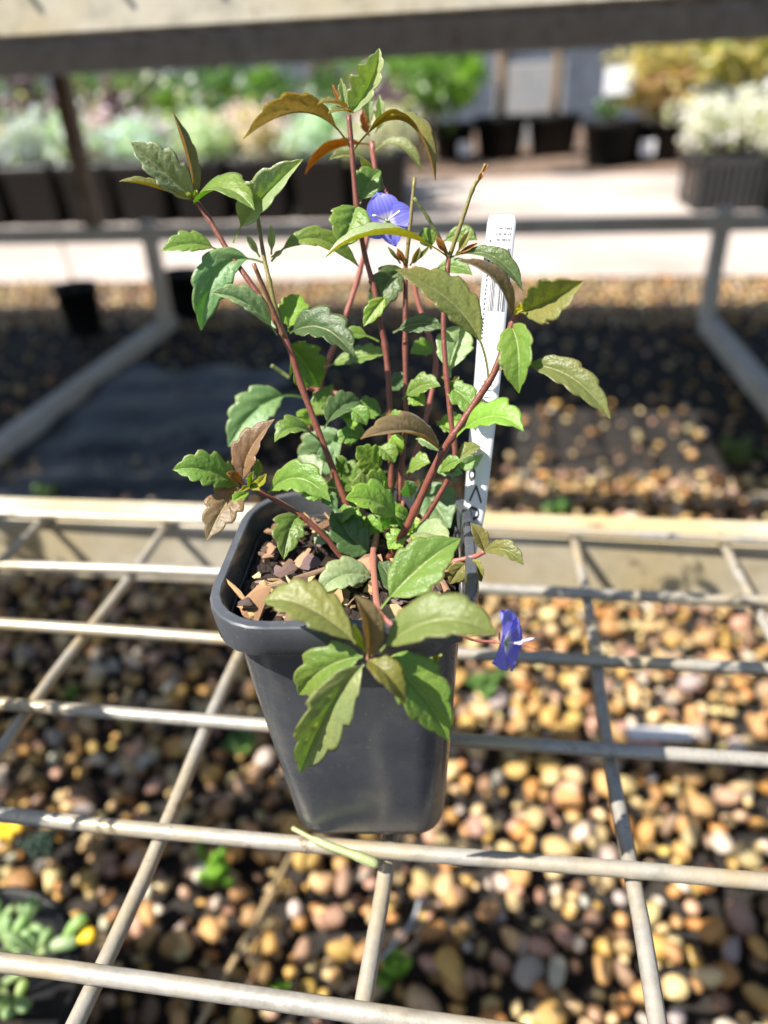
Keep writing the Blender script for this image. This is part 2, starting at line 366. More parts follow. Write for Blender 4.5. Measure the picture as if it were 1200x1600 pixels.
# ================================================================== the pot
PC = Vector((-.0342, .168, H-.2034)); PR = R(4.5)
pot = thing('square_nursery_pot', 'square dark grey plastic nursery pot with rounded corners and thick rim', 'pot', PC, PR); pot.rotation_euler = (0, R(-1.5), PR)
def rsq(h, r, z, n=7):
    P = []
    for k, (sx, sy) in enumerate(((1, 1), (-1, 1), (-1, -1), (1, -1))):
        for i in range(n):
            t = math.pi/2*(k+i/(n-1)); P.append((sx*(h-r)+r*math.cos(t), sy*(h-r)+r*math.sin(t), z))
    return P
def loft(rings, cap0=False, cap1=False):
    n = len(rings[0]); V = [p for r in rings for p in r]
    Fc = [(i*n+j, i*n+(j+1) % n, (i+1)*n+(j+1) % n, (i+1)*n+j) for i in range(len(rings)-1) for j in range(n)]
    if cap0: Fc.append(tuple(range(n))[::-1])
    if cap1: Fc.append(tuple((len(rings)-1)*n+j for j in range(n)))
    return V, Fc
V, Fc = loft([rsq(.0215, .008, .0), rsq(.0228, .0085, .0012), rsq(.0236, .009, .004), rsq(.0262, .0105, .035), rsq(.0302, .0132, .086), rsq(.0298, .0128, .086), rsq(.0285, .012, .0685), rsq(.026, .0105, .06)], True, False)
me = mesh('body', V, Fc, M_pot); me.set_sharp_from_angle(angle=R(38)); obj('body', me, pot)
V, Fc = loft([rsq(.0303, .0132, .0838), rsq(.0326, .0146, .0836), rsq(.0331, .0165, .0842), rsq(.0336, .0168, .0915), rsq(.0334, .0167, .0925), rsq(.033, .0164, .0929), rsq(.0311, .0148, .0931), rsq(.0308, .0145, .0928), rsq(.0305, .0142, .0918), rsq(.0298, .0135, .08)])
V = [(x*1.03, y*1.03, z) for x, y, z in V]; me = mesh('rim', V, Fc, M_pot); me.set_sharp_from_angle(angle=R(28)); obj('rim', me, pot)

ZS = H-.1185
mix = thing('potting_mix', 'coarse bark potting mix filling the square grey pot', 'potting mix', (PC.x-.0022, PC.y, ZS), PR)
g = [(x, y) for y in np.linspace(-.0288, .0288, 26) for x in np.linspace(-.0288, .0288, 26)]
V = [(x, y, rng.normal()*.0013) for x, y in g]; Fc = [(j*26+i, j*26+i+1, (j+1)*26+i+1, (j+1)*26+i) for j in range(25) for i in range(25)]
def inside_r(x, y, h=.0290, r=.0125):
    ax, ay = abs(x), abs(y)
    if ax > h or ay > h: return False
    return not (ax > h-r and ay > h-r and (ax-h+r)**2+(ay-h+r)**2 > r*r)
Fc = [f for f in Fc if all(inside_r(V[i][0], V[i][1]) for i in f)]
obj('soil', mesh('soil', V, Fc, M_soil), mix)
chips = []
for k in range(16):
    rs = np.random.default_rng(100+k); el = rs.uniform(.3, .8) if k < 11 else rs.uniform(.12, .22)
    b = bmesh.new(); P = rs.normal(size=(11, 3)); P /= np.linalg.norm(P, axis=1)[:, None]
    P *= np.array([1, el, min(el, rs.uniform(.1, .26))])
    for p in P: b.verts.new(p)
    res = bmesh.ops.convex_hull(b, input=b.verts[:]); bmesh.ops.delete(b, geom=[v for v in b.verts if not v.link_faces], context='VERTS')
    me = bpy.data.meshes.new('bark_chip'); b.to_mesh(me); b.free(); me.materials.append(M_chip); chips.append(me)
CPAL = [(.2, .12, .07), (.46, .3, .14), (.15, .1, .075), (.55, .4, .22), (.24, .16, .12), (.5, .34, .16), (.09, .055, .04), (.34, .2, .12), (.22, .15, .14), (.3, .17, .09)]
cnt = 0
while cnt < 295:
    x, y = rng.uniform(-.0272, .0272, 2)
    if not inside_r(x, y, .0268, .011): continue
    s = rng.choice([.0016, .0024, .0035, .005, .0065], p=[.42, .34, .17, .05, .02]); long = rng.random() < .22
    me = chips[rng.integers(11, 16)] if long else chips[rng.integers(0, 11)]
    cv = np.array(CPAL[rng.integers(len(CPAL))])*rng.uniform(.9, 1.65); o = obj('bark_chip', me, mix, tuple(cv))
    o.location = (x, y, .0005+s*.35+rng.uniform(0, .0022)); o.scale = (s*(1.5 if long else 1),)*3
    o.rotation_euler = (rng.normal()*.5, rng.normal()*.35, rng.uniform(0, 6.28)); cnt += 1
def chip_at(x, y, s, c, rz, ry=0, k=13, dz=.003):
    P = pZ(x, y, ZS+dz); q = Matrix.Rotation(-PR, 3, 'Z') @ (P-mix.location)
    o = obj('bark_chip', chips[k], mix, c); o.location = q; o.scale = (s,)*3; o.rotation_euler = (.3, ry, rz)
chip_at(372, 925, 0.0058, (.55, .36, .17), -.75, .35, 12, .005)     # pale splinters against the rim
chip_at(395, 948, 0.0048, (.55, .36, .18), .1, 0, 14, .004)
chip_at(470, 917, 0.0051, (.24, .14, .12), .3, 0, 2, .004); chip_at(480, 878, 0.0048, (.2, .13, .13), -.4, .2, 5, .004)
chip_at(500, 893, 0.0082, (.3, .19, .12), .42, 0, 13, .006); chip_at(445, 890, 0.0041, (.22, .14, .12), .9, 0, 7, .005)
chip_at(385, 940, 0.0031, (.12, .08, .075), .2, 0, 3, .006)

# ================================================================== the plant
SOILP = pZ(590, 850, ZS)
plant = thing('veronica_plant', 'young leafy plant with red stems, toothed green and bronze leaves and blue flowers', 'plant', SOILP)
RED = (.17, .045, .026); PINK = (.33, .105, .08); OLV = (.2, .16, .045); GRN = (.16, .19, .05); RBR = (.24, .1, .05)
def stem(P, r0_, r1_, c, name='stem', par=None):
    Q = catmull([pY(*p) for p in P], 6); k = len(Q); b_ = MB()
    b_.tube(Q, [(r0_+(r1_-r0_)*i/(k-1))*.88*(1+.05*math.sin(i*1.7)+(.22 if i % 12 == 0 and 0 < i < k-1 else 0)) for i in range(k)], 10)
    return part(name, b_.mesh(name, M_stem), par or plant, c)
stem([(572, 876, .174), (552, 815, .18), (539, 781, .183), (503, 688, .19), (470, 600, .196), (447, 532, .2), (400, 455, .205), (357, 393, .21), (325, 340, .214), (303, 310, .216)], .00115, .0008, RED)
stem([(447, 530, .2), (432, 489, .203), (421, 439, .206), (413, 404, .209), (405, 355, .212), (398, 300, .215)], .0008, .0006, OLV)
stem([(445, 527, .2), (425, 480, .199), (396, 412, .198)], .0008, .0007, RBR)
stem([(608, 850, .184), (611, 740, .193), (609, 650, .2), (607, 593, .204), (601, 537, .208), (593, 500, .21), (585, 452, .213), (569, 393, .218), (557, 317, .222), (550, 237, .226), (545, 180, .229)], .00105, .0008, RED)
stem([(590, 840, .188), (490, 690, .225), (497, 609, .23), (534, 510, .237), (562, 425, .243), (586, 300, .25), (581, 221, .254)], .001, .0009, PINK)
stem([(618, 850, .184), (623, 786, .19), (627, 732, .195), (634, 648, .202), (633, 540, .21), (634, 417, .219)], .00095, .0008, RED)
stem([(634, 417, .219), (640, 360, .221), (648, 277, .225)], .0007, .0006, OLV)
stem([(640, 858, .179), (662, 815, .182), (708, 729, .187), (705, 660, .192), (697, 580, .198), (693, 500, .204), (701, 404, .211)], .00095, .0008, RED)
stem([(701, 404, .211), (690, 378, .211), (668, 340, .21), (647, 309, .209)], .0006, .0005, GRN)
stem([(701, 404, .211), (720, 350, .212), (738, 297, .214), (750, 276, .2145), (759, 256, .215)], .0007, .0005, OLV)
stem([(625, 845, .185), (629, 786, .2), (646, 720, .212), (666, 652, .22), (681, 572, .226), (673, 532, .229), (651, 463, .234), (648, 415, .236)], .0009, .0008, PINK)
stem([(600, 884, .172), (631, 832, .172), (648, 798, .173), (687, 714, .176), (708, 681, .177), (744, 627, .18), (763, 598, .181), (774, 577, .182), (800, 507, .186), (806, 488, .187)], .0013, .0009, RED)
stem([(588, 835, .18), (586, 850, .174), (583, 873, .165), (588, 935, .146), (591, 956, .14), (585, 1000, .129), (577, 1030, .122)], .0011, .0009, (.34, .12, .085))
stem([(551, 892, .168), (510, 842, .169), (472, 807, .17), (416, 773, .171), (393, 760, .171)], .0009, .0008, RED)
stem([(620, 905, .167), (665, 892, .166), (711, 877, .165), (743, 869, .164), (757, 862, .163)], .0008, .0007, PINK)
stem([(453, 591, .222), (440, 582, .222), (424, 571, .221)], .0007, .0007, GRN)
stem([(478, 606, .228), (497, 609, .23), (535, 617, .228), (575, 635, .212)], .0008, .0007, PINK)
stem([(591, 956, .14), (605, 970, .136), (625, 985, .133)], .0008, .0006, PINK)

G = (.19, .31, .06); GB = (.25, .42, .06); PA = (.36, .45, .23); BL = (.21, .35, .16); BR = (.29, .21, .11); OL = (.25, .27, .08); DK = (.1, .17, .06); YG = (.28, .32, .03); ORG = (.3, .14, .03)
def leaf(P, w_, roll=0, c=G, fold=.22, up=.3, teeth=5, d=.24, pet=.1, bronze=None, name='leaf', sag=0, par=None, NU=56):
    A, B = pY(*P[0]), pY(*P[-1])
    if len(P) > 2: C = pY(*P[1])
    else:
        C = (A+B)/2+Vector((0, 0, (B-A).length*.09))
    ctr = (A+B+C)/3; depth = (ctr-EYE).dot(cF); hw = w_*depth/FPX/2
    chord = (B-A).normalized(); view = (EYE-ctr).normalized()
    hint = (view*(1-up)+Vector((0, 0, 1))*up+SUN*.03).normalized()
    hint = Matrix.Rotation(R(roll), 3, chord) @ hint
    NV = 4; vs_ = [-1, -.82, -.62, -.4, -.2, -.07, 0, .07, .2, .4, .62, .82, 1]; nvv = len(vs_)
    th = .00022; V = []; UV = []; k1 = rng.uniform(-.12, .12); sd = rng.uniform(0, 1)
    ph2 = rng.uniform(0, 6.28, 2)
    top = []; bot = []; fo = max(.4, fold*1.7)*rng.uniform(.85, 1.15); curl = rng.uniform(-1.1, .5); pk = rng.uniform(.72, .88); pw = rng.uniform(.86, 1.02); twist = rng.normal()*.18
    for i in range(NU+1):
        u = i/NU
        if u < pet: env = .0
        t = max(0, (u-pet)/(1-pet))
        env = (math.sin(math.pi*min(1, t**pk)))**pw if 0 < t < 1 else 0
        env = env*(1-.12*t)
        for v in vs_:
            av = abs(v); ue = min(1, u+.1*av*math.sin(math.pi*u))
            q = ue; P0 = A*(1-q)**2+C*2*q*(1-q)+B*q*q
            T = ((C-A)*(1-q)+(B-C)*q).normalized()
            N_ = (hint-T*hint.dot(T)).normalized(); S = T.cross(N_); N_, S = N_*math.cos(twist*u)+S*math.sin(twist*u), S*math.cos(twist*u)-N_*math.sin(twist*u)
            side = 1 if v >= 0 else -1
            x = (t**.9*max(2, teeth-.5)+sd*.5*(side > 0)) % 1
            saw = math.sin(math.pi/2*min(1, x/.8)) if x < .86 else (1-x)/.14
            hwid = env*hw*1.14*(1-d*1.5*(1-saw)*min(1, t*3.2)*(1 if t < .97 else 0))
            hwid = max(hwid, .00035 if u < .98 else .0001)
            y = v*hwid*(1+k1*side)
            rel = hw*.2*(abs(math.sin(math.pi*4.2*(u-.36*av)))**.55-.6)*min(1, av*3)*(1-av*av)*env
            rel += -hw*.07*math.exp(-(v/.11)**2)*env
            wav = hw*.05*math.sin(u*9+ph2[0 if v > 0 else 1])*av*av*env
            z = math.sin(fo)*abs(y)+rel+wav-sag*hw*u*u-.1*hwid*av*av+curl*hw*max(0, u-.6)**2*2
            Pt = P0+S*(y*math.cos(fo))+N_*z
            top.append(Pt); bot.append(Pt-N_*th*(1-.8*av)); UV.append((u, v*.5+.5))
    n1 = len(top); Fc = []; mi = []
    for i in range(NU):
        for j in range(nvv-1):
            a = i*nvv+j; f = (a, a+1, a+nvv+1, a+nvv)
            Fc.append(f); mi.append(0); Fc.append(tuple(q+n1 for q in f[::-1])); mi.append(1)
        for j in (0, nvv-1):
            a = i*nvv+j; f = (a, a+nvv, a+nvv+n1, a+n1); Fc.append(f if j == 0 else f[::-1]); mi.append(0)
    if bronze is None: bronze = c in (BR, OL, ORG)
    j_ = rng.uniform(.88, 1.12)
    me = mesh(name, top+bot, Fc, [M_leaf, M_under_b if bronze else M_under], uv=UV+UV, mi=mi)
    return part(name, me, par or plant, tuple(min(.5, q*j_*rng.uniform(.94, 1.06)) for q in c))
# --- crown of the tallest stem
leaf([(546, 178, .229), (590, 130, .226), (592, 75, .226)], 64, -18, PA, .45, .1, pet=.03)
leaf([(541, 170, .228), (536, 150, .228), (533, 122, .228)], 18, 0, PA, .3, .1, 3, pet=.03)
leaf([(550, 172, .228), (520, 150, .222), (497, 163, .22)], 26, 20, OL, .2, .6, 4)
leaf([(552, 176, .227), (535, 165, .22), (513, 178, .217)], 22, 10, OL, .2, .6, 4)
leaf([(541, 172, .229), (528, 160, .229), (520, 132, .23)], 8, 0, ORG, .2, .2, 2)
leaf([(548, 234, .226), (490, 120, .222), (380, 217, .218)], 50, 42, PA, .5, .8, 6, .12, .16, True)
leaf([(552, 236, .226), (640, 110, .22), (686, 279, .214)], 48, -42, OL, .35, .6, 5, .12, .12)
leaf([(578, 226, .253), (520, 215, .25), (475, 270, .246)], 32, 60, ORG, .3, .6, 4, .08)
leaf([(583, 240, .253), (625, 195, .25), (660, 268, .247)], 26, -10, OL, .3, .5, 4, .1)
leaf([(577, 212, .253), (566, 195, .252), (568, 170, .252)], 16, 0, ORG, .3, .2, 3)
leaf([(586, 208, .253), (598, 185, .252), (592, 148, .252)], 24, 10, PA, .4, .1, 4)
leaf([(580, 200, .256), (572, 175, .256), (578, 145, .257)], 22, 0, PA, .3, .1, 4)
leaf([(568, 248, .24), (540, 235, .238), (515, 248, .236)], 18, 10, OL, .2, .4, 3)
leaf([(562, 318, .23), (572, 290, .232), (592, 262, .234)], 54, 0, G, .15, .2, 4, .12)
leaf([(557, 320, .222), (553, 335, .218), (532, 390, .212)], 68, 5, G, .18, .2, 5, .1, .06)
leaf([(590, 277, .236), (572, 262, .234), (563, 246, .234)], 15, 0, YG, .2, .2, 2, .05)
stem([(590, 276, .236), (598, 290, .233), (606, 305, .228)], .0004, .0004, PINK, 'flower_stalk')
# --- long horizontal leaves in the middle
leaf([(700, 402, .211), (606, 325, .2), (507, 398, .196)], 50, 18, PA, .3, .75, 6, .1, .14, True)
leaf([(424, 409, .211), (485, 330, .216), (562, 417, .219)], 36, 25, G, .25, .7, 5, .12, .12)
leaf([(412, 411, .211), (325, 375, .207), (315, 517, .2)], 62, 0, BL, .2, .3, 5, .12, .13)
leaf([(433, 524, .2), (390, 455, .197), (331, 460, .193)], 52, 20, PA, .45, .3, 5, .12, .1)
leaf([(438, 522, .2), (425, 490, .207), (402, 470, .21)], 28, -30, BL, .2, .2, 3)
leaf([(356, 400, .21), (305, 365, .206), (253, 394, .202)], 44, 12, G, .25, .4, 5, .14, .2)
leaf([(450, 518, .2), (452, 490, .208), (470, 458, .212)], 54, 0, GB, .12, .1, 5, .16)
leaf([(453, 521, .2), (505, 485, .196), (554, 557, .19)], 66, -8, DK, .35, .3, 5, .2, .05)  # dark tint puts this leaf's shade into its colour
leaf([(450, 537, .2), (470, 555, .205), (504, 608, .207)], 72, 0, G, .15, .3, 5, .2, .05)
leaf([(507, 575, .22), (560, 550, .22), (606, 553, .216)], 42, -10, G, .15, .5, 5, .18)
leaf([(474, 622, .228), (410, 600, .218), (357, 698, .208)], 68, 0, BL, .12, .3, 6, .14, .22)
leaf([(492, 668, .215), (480, 652, .215), (463, 645, .215)], 26, 0, GB, .1, .3, 3, .05)
leaf([(507, 670, .19), (525, 630, .2), (565, 622, .204)], 56, -12, DK, .35, .3, 5, .16)
leaf([(548, 658, .2), (575, 635, .204), (598, 640, .206)], 46, 0, G, .15, .4, 4, .14)
leaf([(499, 689, .19), (460, 645, .184), (428, 690, .18)], 44, 12, G, .22, .5, 4, .18, .14)
leaf([(546, 675, .205), (510, 690, .208), (470, 738, .205)], 82, 0, BL, .1, .3, 5, .14)
leaf([(492, 762, .19), (486, 735, .195), (466, 710, .198)], 50, 0, PA, .15, .3, 4, .14)
leaf([(418, 772, .171), (465, 715, .168), (517, 784, .163)], 58, 0, G, .3, .4, 5, .16, .04)
leaf([(472, 806, .17), (452, 805, .166), (443, 874, .158)], 56, 0, G, .16, .4, 4, .2, .14)
# --- left shoot tip
leaf([(374, 760, .171), (330, 725, .166), (268, 732, .163)], 62, 5, G, .22, .3, 6, .18, .02, False)
leaf([(380, 748, .171), (378, 700, .174), (430, 656, .178)], 60, -20, BR, .35, .15, 5, .16, .02)
leaf([(377, 764, .17), (352, 775, .164), (323, 844, .157)], 62, 10, BR, .22, .25, 5, .18, .02)
leaf([(380, 757, .171), (366, 742, .169), (354, 739, .168)], 17, 0, ORG, .2, .3, 2, .05)
leaf([(389, 770, .169), (378, 772, .164), (363, 784, .161)], 22, 0, GB, .15, .4, 4, .15)
leaf([(396, 760, .171), (408, 756, .17), (415, 741, .17)], 16, 0, YG, .2, .2, 3, .1)
leaf([(400, 750, .174), (404, 735, .176), (403, 718, .177)], 18, 0, G, .2, .2, 3, .1)
for tx, ty in ((395, 738), (385, 748), (404, 765), (378, 768), (399, 752)):
    leaf([(391, 761, .17), ((391+tx)/2, (761+ty)/2-4, .166), (tx, ty, .164)], 13, rng.uniform(-30, 30), YG, .3, .2, 2, .05, NU=14)
# --- leaves low in the middle
leaf([(580, 860, .172), (545, 850, .172), (521, 790, .178)], 66, 0, DK, .12, .1, 5, .16, .04)  # leaf in shade, its darkness painted by the dark tint
leaf([(628, 826, .172), (600, 768, .168), (540, 782, .164)], 62, 8, GB, .2, .4, 4, .16, .16)
leaf([(688, 704, .176), (640, 650, .168), (564, 688, .16)], 72, 14, BR, .38, .4, 4, .14, .02)
leaf([(695, 604, .198), (722, 605, .196), (754, 657, .19)], 44, -10, G, .2, .3, 4, .18, .05)
leaf([(706, 690, .177), (765, 620, .172), (818, 671, .164)], 58, -6, GB, .24, .4, 4, .2, .16)
leaf([(711, 727, .187), (730, 700, .19), (752, 697, .192)], 36, -30, OL, .3, .3, 4, .12)
leaf([(712, 730, .187), (735, 725, .183), (752, 712, .18)], 26, 30, PA, .3, .3, 3, .12)
leaf([(655, 748, .2), (670, 775, .198), (703, 824, .189)], 70, 0, BL, .14, .2, 4, .1)
leaf([(640, 812, .18), (630, 800, .178), (612, 798, .177)], 26, 0, GB, .1, .4, 3, .08)
leaf([(640, 836, .174), (665, 820, .17), (704, 850, .164)], 50, -10, PA, .25, .4, 4, .1)
leaf([(592, 955, .14), (635, 895, .146), (717, 838, .151)], 92, -8, G, .2, .35, 5, .1, .16)
leaf([(594, 1018, .124), (680, 930, .122), (778, 992, .12)], 84, -8, OL, .25, .4, 5, .1, .06, False)
# --- front shoot hanging over the rim
leaf([(556, 1006, .123), (490, 930, .127), (406, 932, .129)], 88, 8, OL, .18, .4, 6, .14, .03, False)
leaf([(567, 1026, .124), (500, 1030, .126), (462, 1091, .124)], 84, -8, G, .25, .4, 4, .2, .03)
leaf([(569, 1038, .122), (515, 1080, .118), (468, 1212, .118)], 96, -14, (.3, .34, .14), .42, .15, 5, .16, .03, False)
leaf([(575, 1028, .122), (585, 970, .121), (555, 930, .123)], 50, 35, BR, .4, .05, 4, .06, .02)
leaf([(576, 1032, .121), (606, 1040, .117), (634, 1100, .115)], 52, -15, (.2, .2, .035), .3, .3, 4, .08, .02, True)
leaf([(592, 1038, .124), (655, 1050, .124), (703, 1162, .12)], 92, -12, G, .25, .2, 5, .12, .03)
leaf([(690, 1022, .132), (678, 1035, .131), (659, 1051, .13)], 20, 0, YG, .2, .2, 3, .1)
leaf([(572, 1018, .121), (560, 1000, .12), (553, 975, .12)], 14, 0, YG, .3, .1, 2, .05)
leaf([(722, 962, .14), (723, 948, .14), (728, 934, .14)], 18, 0, (.3, .22, .1), .2, .1, 2, .05)
# --- small shoot by the tag
leaf([(757, 862, .163), (754, 840, .164), (736, 817, .165)], 28, 10, OL, .3, .1, 4, .12, .03)
leaf([(758, 863, .163), (790, 845, .16), (818, 883, .157)], 32, 0, OL, .25, .4, 4, .16, .03, False)
leaf([(733, 878, .163), (745, 880, .161), (752, 909, .159)], 32, 20, OL, .25, .2, 3, .1)
leaf([(730, 880, .163), (718, 885, .163), (703, 912, .162)], 34, 0, OL, .2, .2, 3, .1)
leaf([(760, 862, .163), (772, 850, .164), (784, 853, .165)], 16, 0, OL, .25, .3, 3, .1)
leaf([(617, 936, .15), (612, 900, .158), (592, 878, .163)], 42, 0, DK, .2, .2, 4, .12)
leaf([(584, 905, .16), (540, 880, .158), (494, 926, .152)], 60, 0, PA, .14, .5, 5, .12, .05)
leaf([(520, 838, .172), (505, 838, .172), (491, 850, .17)], 28, 0, PA, .1, .5, 3, .05)
# --- right shoot tip
leaf([(802, 496, .187), (790, 425, .184), (716, 405, .18)], 42, 25, BR, .35, .3, 4, .1, .05, False)
leaf([(703, 403, .211), (780, 370, .208), (816, 455, .204)], 38, -12, DK, .3, .4, 4, .12, .1)
leaf([(814, 488, .187), (865, 470, .182), (907, 441, .178)], 92, 14, OL, .55, .1, 5, .14, .02, False)
leaf([(798, 508, .186), (818, 540, .178), (806, 614, .174)], 68, 6, G, .38, .1, 5, .12, .02)
leaf([(832, 482, .189), (840, 495, .19), (858, 506, .19)], 14, 0, OL, .3, .2, 3, .12)
leaf([(774, 580, .182), (885, 540, .176), (952, 655, .168)], 58, -5, OL, .3, .35, 5, .14, .22, False)
leaf([(808, 490, .186), (812, 484, .184), (813, 472, .184)], 12, 0, (.45, .38, .02), .3, .1, 2, .03, NU=14)
leaf([(804, 492, .186), (806, 486, .183), (816, 484, .182)], 10, 0, (.45, .38, .02), .3, .1, 2, .03, NU=14)
leaf([(763, 590, .181), (755, 470, .186), (617, 423, .184)], 72, 12, OL, .22, .25, 6, .12, .22, False)
leaf([(632, 420, .219), (600, 430, .216), (586, 497, .211)], 54, 0, DK, .2, .2, 5, .14, .04)
leaf([(605, 462, .212), (590, 475, .21), (568, 510, .207)], 30, 0, GB, .15, .2, 4, .12)
leaf([(674, 390, .225), (668, 372, .225), (660, 356, .226)], 30, 0, GB, .15, .2, 3, .08)
leaf([(690, 380, .222), (715, 360, .222), (746, 374, .22)], 34, 0, G, .15, .4, 3, .06)
leaf([(676, 424, .226), (705, 405, .224), (738, 428, .22)], 30, 0, G, .15, .4, 3, .08)
leaf([(614, 520, .208), (655, 495, .208), (692, 512, .204)], 34, 0, DK, .15, .4, 4, .14)
leaf([(592, 534, .21), (565, 518, .21), (537, 522, .208)], 24, 0, G, .15, .4, 3, .08, .3)
leaf([(683, 546, .228), (662, 540, .226), (641, 553, .222)], 32, 0, GB, .15, .4, 4, .15)
leaf([(704, 590, .198), (700, 550, .205), (731, 510, .21)], 64, 0, PA, .12, .1, 4, .1, .12)
leaf([(629, 624, .2), (655, 595, .2), (686, 600, .196)], 42, 0, G, .2, .4, 4, .18)
leaf([(634, 614, .202), (650, 615, .2), (663, 634, .198)], 34, 0, GB, .15, .3, 4, .15)
leaf([(604, 612, .215), (620, 595, .215), (637, 588, .215)], 34, 0, DK, .15, .3, 4, .12)
leaf([(598, 737, .192), (580, 720, .19), (556, 698, .19)], 50, 0, GB, .15, .3, 5, .18)
leaf([(612, 766, .19), (590, 750, .187), (566, 752, .184)], 40, 0, GB, .15, .4, 4, .16)
leaf([(570, 770, .195), (545, 750, .198), (526, 722, .2)], 60, 0, G, .15, .2, 5, .14)
leaf([(575, 790, .19), (600, 760, .192), (612, 735, .195)], 44, 0, DK, .15, .3, 5, .14)
leaf([(540, 780, .185), (520, 770, .186), (520, 745, .19)], 36, 0, G, .15, .3, 4, .14)
leaf([(480, 640, .226), (500, 640, .222), (520, 600, .222)], 40, 0, G, .15, .3, 4, .14)
# --- buds and bracts at the nodes
for B_, T_, w_, c_ in [((406, 402), (385, 368), 13, PA), ((424, 398), (423, 352), 15, PA), ((424, 402), (441, 391), 10, PA), ((697, 398), (680, 370), 14, ORG), ((714, 396), (734, 361), 15, OL), ((712, 398), (746, 380), 9, ORG),
                       ((632, 415), (621, 388), 14, ORG), ((640, 415), (656, 386), 14, OL), ((626, 412), (606, 386), 8, GRN), ((646, 412), (672, 384), 8, GRN), ((704, 597), (690, 589), 8, OL), ((706, 597), (717, 588), 8, OL),
                       ((746, 284), (754, 268), 8, ORG), ((752, 272), (762, 255), 6, ORG), ((300, 312), (292, 300), 8, YG), ((303, 308), (306, 296), 8, YG)]:
    Yb = .211 if B_[0] > 660 else (.219 if B_[0] > 550 else .21)
    if B_[1] < 300: Yb = .2147
    if B_[0] < 310: Yb = .216
    leaf([(*B_, Yb), ((B_[0]+T_[0])/2+2, (B_[1]+T_[1])/2, Yb-.002), (*T_, Yb-.001)], w_, rng.uniform(-20, 20), c_, .4, .1, 2, .04, .15, name='bud', NU=14)
# --- left tall shoot tip
leaf([(304, 312, .216), (255, 268, .212), (204, 222, .211)], 78, 10, PA, .42, .1, 5, .14, .02, True)
leaf([(306, 309, .216), (300, 250, .216), (269, 178, .219)], 36, 60, OL, .4, .05, 5, .08, .02)
leaf([(300, 312, .215), (250, 290, .209), (187, 278, .206)], 30, 65, OL, .35, .2, 5, .12, .02)
leaf([(302, 318, .215), (350, 260, .205), (397, 330, .199)], 62, -5, G, .16, .5, 4, .1, .02)
leaf([(365, 380, .21), (385, 320, .207), (474, 249, .204)], 72, -10, PA, .42, .15, 5, .12, .2)
for k in range(34):
    a_ = rng.uniform(0, 6.28); x_, y_ = 590+rng.uniform(-95, 95), 745+rng.uniform(-110, 90); Yb = .19+(745-y_)*.00012+rng.normal()*.004
    leaf([(x_, y_, Yb), (x_+math.cos(a_)*22, y_+math.sin(a_)*14-10, Yb-.002), (x_+math.cos(a_)*46, y_+math.sin(a_)*30, Yb-.003)], rng.uniform(26, 44), rng.uniform(-20, 20), random.choice([G, BL, G, GB, GB]), .15, .4, 4, .14)

# --- flowers
def flower(center, axis, upv, rad, r0deg):
    C = center; A = axis.normalized(); X = (upv-A*upv.dot(A)).normalized(); Y_ = A.cross(X)
    fl = part('flower', None, plant)
    fl.matrix_parent_inverse = Matrix.Translation(plant.location).inverted()
    for k, (ang, wd, ln) in enumerate(((0, 1.1, 1.05), (90, .95, 1), (180, .72, .92), (270, .95, 1))):
        t0 = R(ang+r0deg); D = X*math.cos(t0)+Y_*math.sin(t0); S = A.cross(D); V = []; UV = []; n = 14; mv = 9
        for i in range(n+1):
            u = i/n; hwid = wd*rad*.53*(math.sin(math.pi*min(1, u**.78*.93+.03)))**.6*(1 if u < .999 else .35)
            for j in range(mv):
                v = j/(mv-1)*2-1
                z = rad*(.05+.16*math.sin(u*2.2)-.12*u*u*u)+rad*.1*v*v*u+rad*.025*math.sin(v*9+k)*u
                V.append(C+D*(rad*ln*(.06+.94*u-.1*v*v*u))+S*(v*hwid)+A*z); UV.append((u, v*.5+.5))
        Fc = [(i*mv+j, i*mv+j+1, (i+1)*mv+j+1, (i+1)*mv+j) for i in range(n) for j in range(mv-1)]
        obj('petal', mesh('petal', V, Fc, M_petal, uv=UV), fl)
    for sgn in (-1, 1):
        D = (Y_*sgn*.75+X*.2); P = [C+A*rad*.05, C+A*rad*.35+D*rad*.2, C+A*rad*.7+D*rad*.62]
        b_ = MB(); b_.tube(catmull(P, 4), [.00015, .00015, .00017, .0002, .00022, .00025, .0003, .00042, .0003], 6); obj('stamen', b_.mesh('stamen', M_fil), fl)
    b_ = MB(); b_.tube(catmull([C, C+A*rad*.5, C+A*rad*.95-X*rad*.08], 4), .00013, 5); obj('style', mesh('style', b_.V, b_.F, M_stem), fl, RED)
    b_ = MB(); b_.lathe([(.0001, .0008), (.0007, .0006), (.0009, .0001), (.0006, -.0006), (.0001, -.0012)], n=8)
    M3 = Matrix((X, Y_, A)).transposed(); obj('flower_eye', mesh('flower_eye', [C+A*.0004+M3 @ v for v in b_.V], b_.F, M_stem), fl, (.3, .4, .12))
    for k in range(4):
        t0 = R(45+90*k); D = X*math.cos(t0)+Y_*math.sin(t0); S = A.cross(D)
        V = [C-A*.0008, C+D*.0025+S*.0009-A*.0004, C+D*.0045-A*.0002, C+D*.0025-S*.0009-A*.0004]
        obj('sepal', mesh('sepal', V, [(0, 1, 2, 3)], M_stem), fl, GRN)
    return fl
C1 = pY(605, 347, .224); flower(C1, (EYE-C1).normalized()+Vector((0, 0, .25)), Vector((-.1, 0, 1)), .0082, 12)
C2 = pY(787, 1004, .139); flower(C2, cR*1.0-cF*.62-cU*.02, cU+cF*.2-cR*.3, .0088, 25)
stem([(700, 985, .137), (740, 1000, .139), (772, 1003, .14), (790, 1005, .139)], .0004, .0004, PINK, 'flower_stalk')

